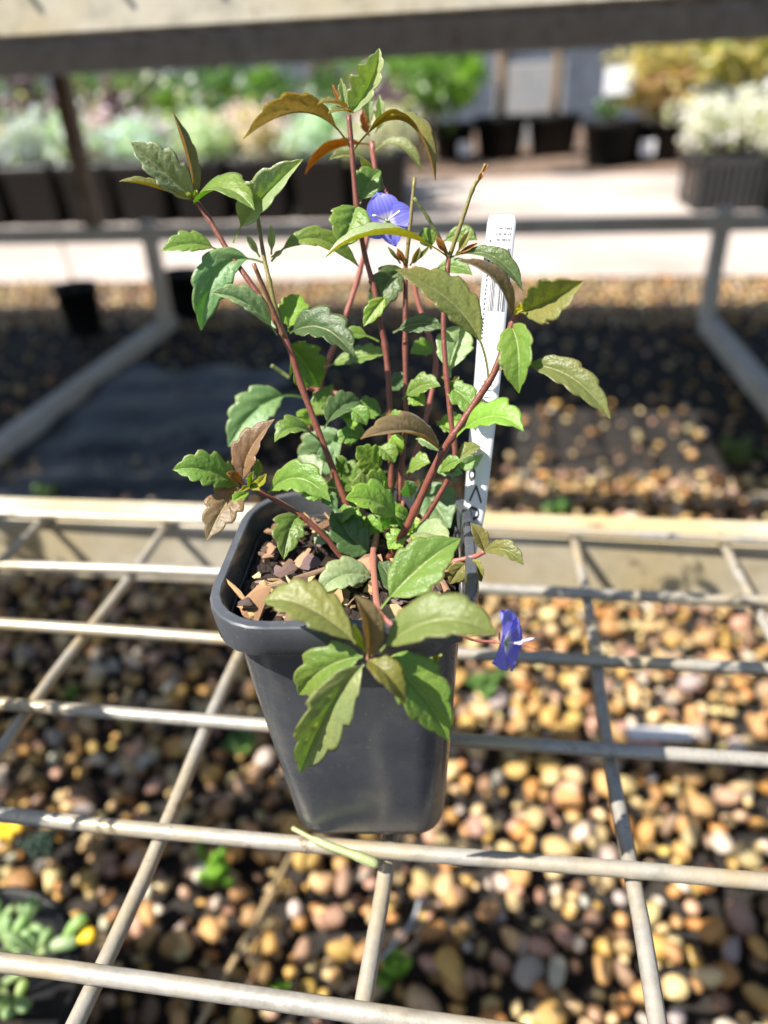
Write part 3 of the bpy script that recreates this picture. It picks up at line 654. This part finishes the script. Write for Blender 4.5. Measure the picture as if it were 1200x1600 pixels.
# ================================================================== plant tag
cl = [(729, 880, .187), (740, 800, .19), (750, 700, .194), (760, 600, .199), (770, 480, .205), (784, 336, .2135)]
wd_ = [20, 34, 38, 40, 43, 45]
TC = catmull([pY(*p) for p in cl], 8); TW = np.interp(np.linspace(0, 5, len(TC)), range(6), wd_)
tagroot = thing('plant_label', 'white plastic label with barcode stuck upright in the square pot', 'plant label', pY(729, 880, .187))
TN = []; TS = []
for i, p in enumerate(TC):
    T = (TC[min(i+1, len(TC)-1)]-TC[max(i-1, 0)]).normalized(); vv = (EYE-p).normalized()
    vv = Matrix.Rotation(R(-14), 3, 'Z') @ vv
    N_ = (vv-T*vv.dot(T)).normalized(); TN.append(N_); TS.append(T.cross(N_)*-1)
def tagp(s, t, off=0):            # s along 0..1, t across -1..1
    q = s*(len(TC)-1); i = min(int(q), len(TC)-2); f = q-i
    p = TC[i].lerp(TC[i+1], f); N_ = TN[i].lerp(TN[i+1], f); S = TS[i].lerp(TS[i+1], f); wdx = (TW[i]*(1-f)+TW[i+1]*f)
    hwid = wdx*(p-EYE).dot(cF)/FPX/2*1.03
    rc = min(1, (1-s)/.018); hwid *= .86+.14*math.sqrt(max(0, 1-(1-rc)**2))
    return p-S*(t*hwid*-1)+N_*(off-.0006*t*t)
n = 60; V = []; 
tt = [-1, -.6, -.2, .2, .6, 1]
for off in (.0002, -.0002):
    for i in range(n+1): V += [tagp(i/n, t, off) for t in tt]
k = len(tt); Fc = []
for i in range(n):
    for j in range(k-1):
        a = i*k+j; f = (a, a+1, a+k+1, a+k); Fc += [f, tuple(q+(n+1)*k for q in f[::-1])]
    for j in (0, k-1):
        a = i*k+j; o_ = (n+1)*k; Fc.append((a, a+k, a+k+o_, a+o_))
for i in (0, n):
    for j in range(k-1): a = i*k+j; o_ = (n+1)*k; Fc.append((a, a+1, a+1+o_, a+o_))
part('tag_blade', mesh('tag_blade', V, Fc, M_white), tagroot)
def strip(mb, s0, s1, t0, t1, off=.00028, n=6):
    V = [tagp(s0+(s1-s0)*i/n, t, off) for i in range(n+1) for t in (t0, t1)]
    mb.add(V, [(2*i, 2*i+1, 2*i+3, 2*i+2) for i in range(n)])
b_ = MB(); t = -.82
while t < .3:
    wv = random.choice([.02, .035, .05, .07]); strip(b_, .79, .93, t, min(.32, t+wv)); t += wv+random.choice([.03, .045, .06])
part('barcode', b_.mesh('barcode', M_ink, False), tagroot)
b_ = MB(); s = .72
while s < .95: strip(b_, s, s+.006, .55, .68, n=1); s += random.choice([.009, .012])
for r_ in range(3):
    t = -.75
    while t < .3: strip(b_, .945+.012*r_, .95+.012*r_, t, t+.05, n=1); t += random.choice([.08, .11])
part('small_print', b_.mesh('small_print', M_ink, False), tagroot)
b_ = MB()
for s0, rows in ((.52, 4), (.58, 3)):
    for r_ in range(rows):
        t = -.45
        while t < .6: strip(b_, s0+.013*r_, s0+.013*r_+.004, t, t+.06, n=1); t += random.choice([.09, .12])
part('small_print', b_.mesh('small_print', M_ink, False), tagroot)
def stroke(mb, pts, wv=.07):
    for (s0, t0), (s1, t1) in zip(pts[:-1], pts[1:]):
        ds, dt = s1-s0, t1-t0; L_ = math.hypot(ds*12, dt) or 1; ns, nt_ = -dt/L_*wv/12, ds*12/L_*wv
        q = [tagp(s0-ns, t0-nt_, .0003), tagp(s0+ns, t0+nt_, .0003), tagp(s1+ns, t1+nt_, .0003), tagp(s1-ns, t1-nt_, .0003)]
        mb.add(q, [(0, 1, 2, 3)])
b_ = MB()
for s0 in (.17, .235, .3):
    kind = random.choice((0, 1))
    if s0 == .3: stroke(b_, [(s0, .5), (s0+.012, .2), (s0+.03, .25), (s0+.03, .65), (s0+.012, .7), (s0, .5)])
    elif s0 == .235: stroke(b_, [(s0, -.6), (s0+.05, .0), (s0, .45)])
    else: stroke(b_, [(s0, .1), (s0+.02, -.5), (s0+.04, -.4), (s0+.045, .3), (s0+.02, .5), (s0, .1)])
part('large_print', b_.mesh('large_print', M_ink, False), tagroot)

# a grass blade caught on the wire under the pot
b_ = MB(); P = [pZ(457, 1294, ZB+.0036), pZ(505, 1318, ZB+.0046), pZ(560, 1338, ZB+.0038), pZ(592, 1352, ZB+.0022)]
b_.tube(catmull(P, 5), [.0007]*4+[.0013]*6+[.0016]*5+[.0008], 6)
tag(obj('grass_stalk', b_.mesh('grass_stalk', M_stem), None, (.33, .36, .17)), 'pale green grass stalk lying on the wire by the base of the square pot', 'stalk')

# ================================================================== surroundings
def foliage(n, rad, ls, seed, clump=5, flat=.5, asp=.45, shell=.55):
    rs = np.random.default_rng(seed); V = []; Fc = []; UV = []
    cc = rs.normal(size=(clump, 3)); cc /= np.linalg.norm(cc, axis=1)[:, None]; cc *= rs.uniform(.2, .75, (clump, 1)); cc[:, 2] = cc[:, 2]*.8+.1
    for k in range(n):
        c = cc[rs.integers(clump)]; d = rs.normal(size=3); d /= np.linalg.norm(d); p = c+d*(rs.uniform(0, 1)**.5)*shell
        p = np.array([p[0]*rad[0], p[1]*rad[1], p[2]*rad[2]])
        nrm = Vector(d*.7+rs.normal(size=3)*.5+np.array([0, 0, flat])).normalized()
        ax = Vector(rs.normal(size=3)); ax = (ax-nrm*ax.dot(nrm)).normalized(); s = nrm.cross(ax); l = ls*rs.uniform(.6, 1.35); P = Vector(p); b0 = len(V)
        V += [P-ax*l*.5, P+s*l*asp*.5+nrm*l*.05, P+ax*l*.5-nrm*l*.12, P-s*l*asp*.5+nrm*l*.05, P]
        UV += [(0, .5), (.5, 1), (1, .5), (.5, 0), (.5, .5)]
        Fc += [(b0, b0+1, b0+4), (b0+1, b0+2, b0+4), (b0+2, b0+3, b0+4), (b0+3, b0, b0+4)]
    return mesh('foliage', V, Fc, M_far, uv=UV)
def round_pot(r, h, mt=None):
    b_ = MB(); b_.lathe([(.001, .004), (r*.74, .0), (r*.76, .004), (r*.93, h*.84), (r*.99, h*.84), (r, h*.98), (r*.98, h), (r*.92, h), (r*.9, h*.86), (.001, h*.85)], n=28)
    return b_.mesh('pot_shell', mt or M_black)
def soil_disc(r, z):
    b_ = MB(); b_.lathe([(r, z), (r*.6, z+.006), (.0005, z+.008)], n=16); return b_.mesh('soil', M_soil)
def stem_mesh(h, r, lean=(0, 0), n=1, spread=0):
    b_ = MB()
    for k in range(n):
        a = 2*math.pi*k/max(1, n); q = Vector((math.cos(a)*spread, math.sin(a)*spread, 0))
        b_.tube(catmull([(0, 0, 0), Vector((lean[0]*.4, lean[1]*.4, h*.5))+q*.5, Vector((lean[0], lean[1], h))+q], 4), [r]*4+[r*.8]*4+[r*.6], 6)
    return b_.mesh('stem', M_stem)
M_crate = speckled('crate_plastic', [(.3, (.015, .015, .016)), (.7, (.035, .035, .037))], 20, .6, .1, .001)
SILV = (.64, .62, .66); FGRN = (.11, .22, .03); FGR2 = (.06, .14, .03); FYEL = (.5, .42, .14); FORG = (.42, .26, .13); WOOD = (.2, .13, .08)
def potted(kind_pot, lab_pot, kind_pl, lab_pl, loc, r, h, fol, fz, fcol, group_p=None, group_f=None, stemh=None, catp='pot', stemr=.006, sq=False, rz=0):
    p = thing(kind_pot, lab_pot, catp, loc, rz, group_p); obj('pot_shell', sq or round_pot(r, h), p); obj('soil', soil_disc(r*.88, h*.86), p)
    q = thing(kind_pl, lab_pl, 'plant', (loc[0], loc[1], loc[2]+h*.87), rng.uniform(0, 6.28), group_f)
    obj('stem', stem_mesh(stemh if stemh else fz, stemr, (rng.normal()*.01, rng.normal()*.01)), q, WOOD)
    for m_, c_ in zip(fol if isinstance(fol, list) else [fol], fcol if isinstance(fcol, list) else [fcol]):
        f_ = obj('foliage', m_, q, tuple(c_)); f_.location = (0, 0, fz)
    return p, q

# --- trays on the raised shelf
def tray_mesh(sx, sy, h):
    b_ = MB(); t = .004; b_.box((0, 0, t/2), (sx, sy, t))
    for s in (-1, 1):
        b_.box((s*(sx/2-t/2), 0, h/2+t/2), (t, sy, h)); b_.box((0, s*(sy/2-t/2), h/2+t/2), (sx-2*t, t, h))
        b_.box((s*(sx/2+.003), 0, h+.002), (.01, sy+.016, .004)); b_.box((0, s*(sy/2+.003), h+.0025), (sx-.006, .01, .004))
    return b_.mesh('tray_shell', M_black, False)
TM = tray_mesh(.325, .3, .055); b_ = MB(); b_.box((0, 0, .022), (.315, .262, .034)); TS_ = b_.mesh('soil', M_soil, False)
FT = [foliage(150, (.16, .13, .06), .035, 500+k, 8) for k in range(3)]
for r_ in range(3):
    for c_ in range(9):
        x = -1.6+c_*.34; y = .842+r_*.32
        if r_ == 0 and -.43 < x < -.1: continue
        t_ = thing('seedling_tray', 'black seedling tray on the raised shelf seen from below', 'tray', (x+rng.normal()*.003, y, ZT+.0632), rng.normal()*.01, 'trays on the raised shelf')
        obj('tray_shell', TM, t_); obj('soil', TS_, t_)
        f_ = obj('seedlings', FT[(r_+c_) % 3], t_, FGRN); f_.location = (0, -.03, .1) if r_ == 0 and x > -.1 else (0, 0, .1); f_['kind'] = 'stuff'
        if r_ == 0 and x > -.1: f_.scale = (1.1, 1.6, 1.6)  # unseen foliage enlarged forward so that it shades the front beam

# --- two small pots under the raised shelf
pm1 = round_pot(.052, .118)
for k, (x, y, nm) in enumerate(((pZ(135, 521, 0).x, pZ(135, 521, 0).y, 'small black pot with a bare stem on the gravel, left of the steel post'), (pZ(292, 497, 0).x, pZ(292, 497, 0).y, 'small black pot on the gravel close behind the steel post'))):
    p = thing('small_pot', nm, 'pot', (x, y, 0), 0); obj('pot_shell', pm1, p); obj('soil', soil_disc(.046, .1), p)
    if k == 0: tag(obj('bare_stem', stem_mesh(.16, .003, (-.012, 0)), None, WOOD), 'thin bare stem growing from a small black pot', 'plant').location = (x, y, .1)

# --- blocks of black pots beyond the concrete path
def sq_pot(w_, h):
    V, Fc = loft([rsq(w_*.4, w_*.06, 0), rsq(w_*.47, w_*.08, h*.85), rsq(w_*.495, w_*.08, h*.85), rsq(w_*.5, w_*.08, h), rsq(w_*.46, w_*.07, h), rsq(w_*.45, w_*.07, h*.88)], True, True)
    return mesh('pot_shell', V, Fc, M_black)
SQ = sq_pot(.25, .25)
FS = [foliage(300, (.18, .18, .15), .055, 600+k, 6, .6, .4) for k in range(4)]
FG = [foliage(260, (.19, .19, .2), .055, 620+k, 6, .5, .5) for k in range(5)]
for r_ in range(4):
    for c_ in range(10):
        x = -.48-c_*.262-.03*(r_ % 2)+rng.normal()*.006-.05*r_; y = 3.42+r_*.3
        if r_ < 2:
            potted('square_black_pot', 'square black pot in the front rows of the block beyond the path', 'silver_leaved_plant', 'pale silver-leaved plant in a front-row black pot beyond the path', (x, y, -.002), .12, .25, FS[(c_+r_) % 4], .1, tuple(q*rng.uniform(.75, 1.15) for q in SILV), 'front rows of black pots', 'silver plants beyond the path', sq=SQ, rz=rng.normal()*.05)
        else:
            cc, cn = random.choice([(FGRN, 'mid green'), (FGRN, 'mid green'), (FGR2, 'dark green'), ((.2, .26, .05), 'olive green'), ((.16, .1, .13), 'purple'), ((.2, .38, .04), 'lime green')])
            potted('square_black_pot', 'square black pot in the rear rows of the block beyond the path', 'green_bedding_plant', cn+' leafy plant in the rear rows of black pots beyond the path', (x, y, -.002), .12, .25, FG[(c_+r_) % 5], .17+rng.uniform(0, .05), cc, 'rear rows of black pots', cn+' plants beyond the path', sq=SQ, rz=rng.normal()*.05)
FD = [foliage(16, (.2, .2, .2), .045, 640+k, 4, .8, .8) for k in range(3)]
for o in list(COL.objects):
    if o.name.startswith('green_bedding_plant') and rng.random() < .6:
        f_ = obj('bokeh_fleck', FD[rng.integers(3)], o, random.choice([(.75, .72, .7), (.7, .35, .4), (.8, .8, .78), (.7, .5, .15)])); f_.location = (0, 0, .24); f_['kind'] = 'stuff'  # pale flecks standing in for bokeh highlights among the leaves
FH = [foliage(420, (.42, .4, .42), .08, 650+k, 9, .5, .5) for k in range(3)]
for k in range(7):
    o = thing('green_shrub', 'bushy green shrub growing behind the block of black pots', 'shrub', (-4.2+k*.62, 5.3+rng.uniform(-.1, .3), -.01), rng.uniform(0, 6), 'shrubs behind the black pots')
    obj('stem', stem_mesh(.42, .012, n=4, spread=.12), o, WOOD); f_ = obj('foliage', FH[k % 3], o, random.choice([FGRN, FGR2, (.13, .2, .05), (.17, .3, .04)])); f_.location = (0, 0, .4)

# --- right-hand crates with silver bushes
def crate(x, y, mt, label):
    c = thing('plastic_crate', label, 'crate', (x, y, -.002)); w_, d_, h = .27, .3, .2; b_ = MB()
    b_.box((0, 0, .006), (w_, d_, .012))
    for sx in (-1, 1):
        for sy in (-1, 1): b_.box((sx*(w_/2-.002), sy*(d_/2-.002), h/2), (.016, .016, h-.01))
    for s in (-1, 1): b_.box((s*w_/2, 0, h-.012), (.012, d_+.012, .024)); b_.box((0, s*d_/2, h-.0125), (w_-.013, .012, .024))
    obj('frame', b_.mesh('frame', mt, False), c)
    for i in range(10):
        for s in (-1, 1):
            b_ = MB(); b_.box((-w_/2+.006+i*(w_-.012)/9, s*d_/2, h/2-.008), (.016, .008, h-.028)); obj('slat', b_.mesh('slat', mt, False), c)
    b_ = MB(); b_.box((0, 0, .09), (w_-.03, d_-.03, .155)); obj('soil', b_.mesh('soil', M_soil, False), c); return c
crate(.93, 3.46, M_crate, 'grey slatted plastic crate of plants beyond the path')
FW = [foliage(330, (.2, .2, .15), .05, 690+k, 7, .6, .4) for k in range(3)]
for k, (x, y) in enumerate(((1.18, 3.42), (1.46, 3.42), (1.74, 3.4), (1.12, 3.74), (1.46, 3.74))):
    crate(x, y, M_black, 'black slatted plastic crate of plants beyond the path')['group'] = 'black crates on the right-hand block'
for k, (x, y, z) in enumerate(((.9, 3.46, 0), (1.18, 3.42, 0), (1.46, 3.42, 0), (1.74, 3.4, 0), (1.12, 3.74, 0), (1.46, 3.74, 0))):
    q = thing('white_leaved_bush', 'whitish silver bush filling a slatted plastic crate beyond the path', 'plant', (x, y, .165), rng.uniform(0, 6), 'silver bushes in crates')
    obj('stem', stem_mesh(.12, .006, n=3, spread=.06), q, WOOD); f_ = obj('foliage', FW[k % 3], q, (.66, .64, .68)); f_.location = (0, 0, .11); f_.scale = (1.15, 1.15, 1.2)

# --- far row of larger pots on the mulch
FB = foliage(420, (.3, .3, .26), .1, 700, 7, .5, .5); FB2 = foliage(420, (.36, .34, .33), .085, 701, 9, .4, .55); FB3 = foliage(260, (.34, .34, .33), .085, 702, 9, .4, .55)
def px0(x, y): q = pZ(x, y, 0); return (q.x, q.y, -.004)
for lab_p, lab_f, kind, (x, y), r, h, fo, fz, fc, sh in [
    ('large black pot of the lime green shrub with drooping leaves, far row', 'lime green shrub with drooping leaves in the far row', 'lime_shrub', (640, 246), .17, .26, FB, .27, (.24, .42, .04), .2),
    ('large black pot of the bright green shrub on a brown stem, far row', 'bright green shrub on a short brown stem in the far row', 'green_shrub', (708, 250), .16, .24, FB, .3, (.24, .42, .05), .3),
    ('large black pot holding the thick beige trunk', 'young tree with thick beige trunk in a black pot, far row', 'young_tree', (780, 247), .19, .27, FB2, 1.3, FGRN, 1.2),
    ('large black pot holding the tan trunk beside the white sign', 'young tree with tan trunk beside the white sign, far row', 'young_tree', (862, 244), .19, .27, FB2, 1.35, FGRN, 1.3),
    ('black pot under the white sign in the far row', 'low dark green plant under the white sign', 'low_plant', (950, 256), .18, .25, foliage(80, (.12, .12, .1), .06, 710, 4), .1, FGR2, .1),
    ('black pot of the yellow and orange shrub in the far row', 'yellow and orange leaved shrub in the far row', 'yellow_shrub', (1018, 250), .2, .24, [FB2, FB3], .2, [FYEL, FORG], .2),
    ('black pot of the golden shrub above the crates', 'golden green shrub rising above the crates, far row', 'golden_shrub', (1130, 246), .2, .24, [FB2, FB3], .34, [(.4, .42, .13), FYEL], .3),
    ('black pot of the olive shrub at the end of the far row', 'olive yellow shrub at the end of the far row', 'olive_shrub', (1230, 246), .2, .24, [FB2], .45, [(.3, .3, .06)], .4)]:
    potted('large_black_pot', lab_p, kind, lab_f, px0(x, y), r, h, fo, fz, fc, stemh=sh, stemr=.035 if 'tree' in kind else .014)
sg = thing('white_sign', 'small blank white sign board on a stake among the far pots', 'sign', pZ(945, 250, 0)+Vector((0, -.28, 0)))
b_ = MB(); b_.box((0, 0, .45), (.16, .012, .14)); obj('board', bevel(b_.mesh('board', M_white, False), .004, 1), sg); b_ = MB(); b_.box((0, .012, .25), (.02, .01, .5)); obj('stake', b_.mesh('stake', M_post, False), sg)
for k, (x, y) in enumerate(((726, 232), (943, 205), (1012, 231))):
    q = pZ(x, 250, 0); p_ = pY(x, y, q.y-.22); b_ = MB(); b_.box((0, 0, 0), (.085, .004, .085))
    tag(obj('pot_sticker', bevel(b_.mesh('pot_sticker', M_white, False), .0015, 1)), 'white square label on the front of a far black pot', 'label', 'labels on the far pots').location = p_
fence = thing('shade_cloth_fence', 'dark blue-grey cloth fence behind the far row of pots', 'fence', (0, 9.4, 0))
for k in range(10):
    b_ = MB(); b_.box((-9+k*2, 9.4, .95), (1.97, .03, 1.95)); part('panel', b_.mesh('panel', M_cloth, False), fence)
    b_ = MB(); b_.box((-10+k*2, 9.36, 1), (.06, .06, 2.1)); part('post', b_.mesh('post', M_rail, False), fence)
b_ = MB(); b_.box((0, 0, .3), (.5, .03, .62)); 
tag(obj('pale_panel', bevel(b_.mesh('pale_panel', M_grey, False), .01, 2)), 'pale grey panel leaning behind the potted trees', 'panel').location = (.3, 7.2, -.02)

# --- things lying on the gravel
lp = thing('round_black_pot', 'round black pot on the gravel below the bench, holding the grey-green plant', 'pot', (-.266, .165, -.006)); obj('pot_shell', round_pot(.068, .106), lp); obj('soil', soil_disc(.06, .085), lp)
sp_ = thing('grey_green_plant', 'grey-green plant with finger-like leaves and a yellow bud in the round black pot', 'plant', (-.262, .168, .085))
def finger(P0, P1, r, name='leaf', c=(.17, .27, .11), par=sp_, mt=None):
    P0, P1 = Vector(P0), Vector(P1); M_ = P0.lerp(P1, .5)+Vector((0, 0, (P1-P0).length*.12)); b_ = MB()
    Q = catmull([P0, M_, P1], 4); b_.tube(Q, [r*.35, r*.5, r*.7, r*.85, r, r*1.1, r*1.1, r*.95, r*.4], 7)
    return part(name, b_.mesh(name, mt or M_far), par, c)
for (ax, ay), n in (((15, 1485), 9), ((40, 1450), 8), ((60, 1490), 6), ((5, 1540), 8), ((25, 1570), 6), ((0, 1440), 6)):
    base = pZ(ax, ay, .115)
    for k in range(n):
        a = rng.uniform(0, 6.28); e = rng.uniform(.1, .9); l = rng.uniform(.009, .016)
        finger(base, base+Vector((math.cos(a)*l, math.sin(a)*l, e*l)), .0023, c=tuple(np.array((.34, .48, .22))*rng.uniform(.8, 1.2)))
    part('stem', (lambda m_: (m_.tube([base, Vector((-.262, .168, .085))], .002, 6), m_.mesh('stem', M_stem))[1])(MB()), sp_, (.2, .26, .12))
q0, q1 = pZ(60, 1490, .118), pZ(125, 1470, .122); finger(q0, q1, .0035, 'flower_stalk', (.45, .55, .32))
finger(pZ(95, 1475, .12), pZ(135, 1432, .13), .0032, 'leaf', (.34, .5, .18))
finger(pZ(122, 1471, .122), pZ(152, 1460, .124), .0036, 'flower_bud', mt=M_yellow)
def weed(x, y, s, c, lab, n=16, z=.004):
    base = pZ(x, y, z); wd2 = thing('weed', lab, 'weed', base)
    for k in range(n):
        a = rng.uniform(0, 6.28); l = s*rng.uniform(.45, 1); el = rng.uniform(.25, 1.1); o = base+Vector((rng.normal(), rng.normal(), 0))*s*.25
        finger(o, o+Vector((math.cos(a)*l*math.cos(el), math.sin(a)*l*math.cos(el), l*math.sin(el)+.004)), s*.17, c=tuple(np.array(c)*rng.uniform(.75, 1.25)), par=wd2)
LG = (.22, .42, .03)
weed(345, 1372, .017, LG, 'bright lime green weed tuft in the gravel left of the straw', 22); weed(618, 1522, .014, LG, 'bright green weed rosette beside the curled wire', 20)
weed(378, 1172, .018, (.12, .26, .05), 'low mid-green weed in the gravel left of the square pot', 20); weed(437, 1552, .008, LG, 'tiny lime green weed sprig beside the straw', 10)
weed(115, 1092, .012, (.13, .24, .03), 'small weed in the sunny gravel strip behind the cross wires', 12); weed(758, 1075, .02, (.1, .22, .04), 'dark green weed in the gravel behind the blue side flower', 18)
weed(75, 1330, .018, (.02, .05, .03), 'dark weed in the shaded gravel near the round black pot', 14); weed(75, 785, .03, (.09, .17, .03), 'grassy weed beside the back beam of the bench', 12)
weed(1150, 720, .04, (.1, .16, .03), 'olive weed in the shade by the ground rail', 16); weed(870, 800, .025, (.1, .22, .05), 'small green weed in the sunlit gravel behind the bench', 14); weed(540, 760, .03, (.1, .2, .05), 'weed behind the square pot', 6)
yf = thing('fallen_yellow_flower', 'small yellow flower on the gravel at the edge of the shade', 'flower', pZ(15, 1296, .012))
for k in range(7):
    a = 2*math.pi*k/7; finger(yf.location, yf.location+Vector((math.cos(a)*.012, math.sin(a)*.012, .002)), .0035, 'petal', par=yf, mt=M_yellow)
b_ = MB(); b_.tube([pZ(462, 1322, .02), pZ(420, 1402, .018), pZ(365, 1502, .016), pZ(305, 1612, .014)], [.0016, .0018, .002, .0018], 6)
tag(obj('straw', b_.mesh('straw', M_straw)), 'long dry straw stalk lying on the gravel below the bench', 'straw')
b_ = MB(); b_.tube(catmull([pZ(657, 1398, .03), pZ(648, 1432, .026), pZ(622, 1468, .02), pZ(590, 1502, .014)], 6), .0013, 7)
tag(obj('wire_offcut', b_.mesh('wire_offcut', M_grey)), 'short curved grey wire offcut on the gravel', 'wire')
q = pZ(1030, 1146, .018); fl_ = thing('fallen_label', 'grey-white plastic label with a pink end lying on the gravel', 'plant label', q, R(4))
b_ = MB(); b_.box((0, 0, .0), (.052, .013, .0015)); obj('label_blade', b_.mesh('label_blade', M_white, False), fl_); b_ = MB(); b_.box((-.02, -.016, .0), (.036, .01, .0015)); obj('label_end', b_.mesh('label_end', M_pink, False), fl_)

# --- unseen pots, plants and shrub added so that their shade falls into the frame
PB = pot
for k, (x, y, s) in enumerate(((-.62, .0, 1), (-.275, .105, 1), (-.47, .2, 1.05), (-.38, .235, 1), (-.52, .27, 1.1))):
    p = pot.copy(); COL.objects.link(p); p.location = (x, y, PC.z); p.rotation_euler = (0, 0, rng.uniform(-.2, .2)); tag(p, 'square grey nursery pot added out of view on the mesh bench for its shade', 'pot', 'pots added out of view for shade')
    for ch in pot.children: c = ch.copy(); COL.objects.link(c); c.parent = p
    q = thing('added_shade_plant', 'small leafy plant added out of view on the mesh bench for its shade', 'plant', (x, y, PC.z+.08), 0, 'plants added out of view for shade')
    obj('stem', stem_mesh(.08, .0015, n=3, spread=.02), q, RED); f_ = obj('foliage', foliage(130, (.05, .05, .06), .025, 800+k, 5), q, G); f_.location = (0, 0, .07)
ts = thing('added_shade_shrub', 'tall dense shrub in a black pot added out of view to shade the gravel', 'shrub', (-1.02, .27, 0))  # unseen shrub, added for the shade it casts at the left
obj('pot_shell', round_pot(.15, .26), ts); obj('stem', stem_mesh(.95, .012, n=3, spread=.08), ts, WOOD)
f_ = obj('foliage', foliage(2000, (.44, .27, .3), .05, 900, 18), ts, FGR2); f_.location = (0, 0, .98)
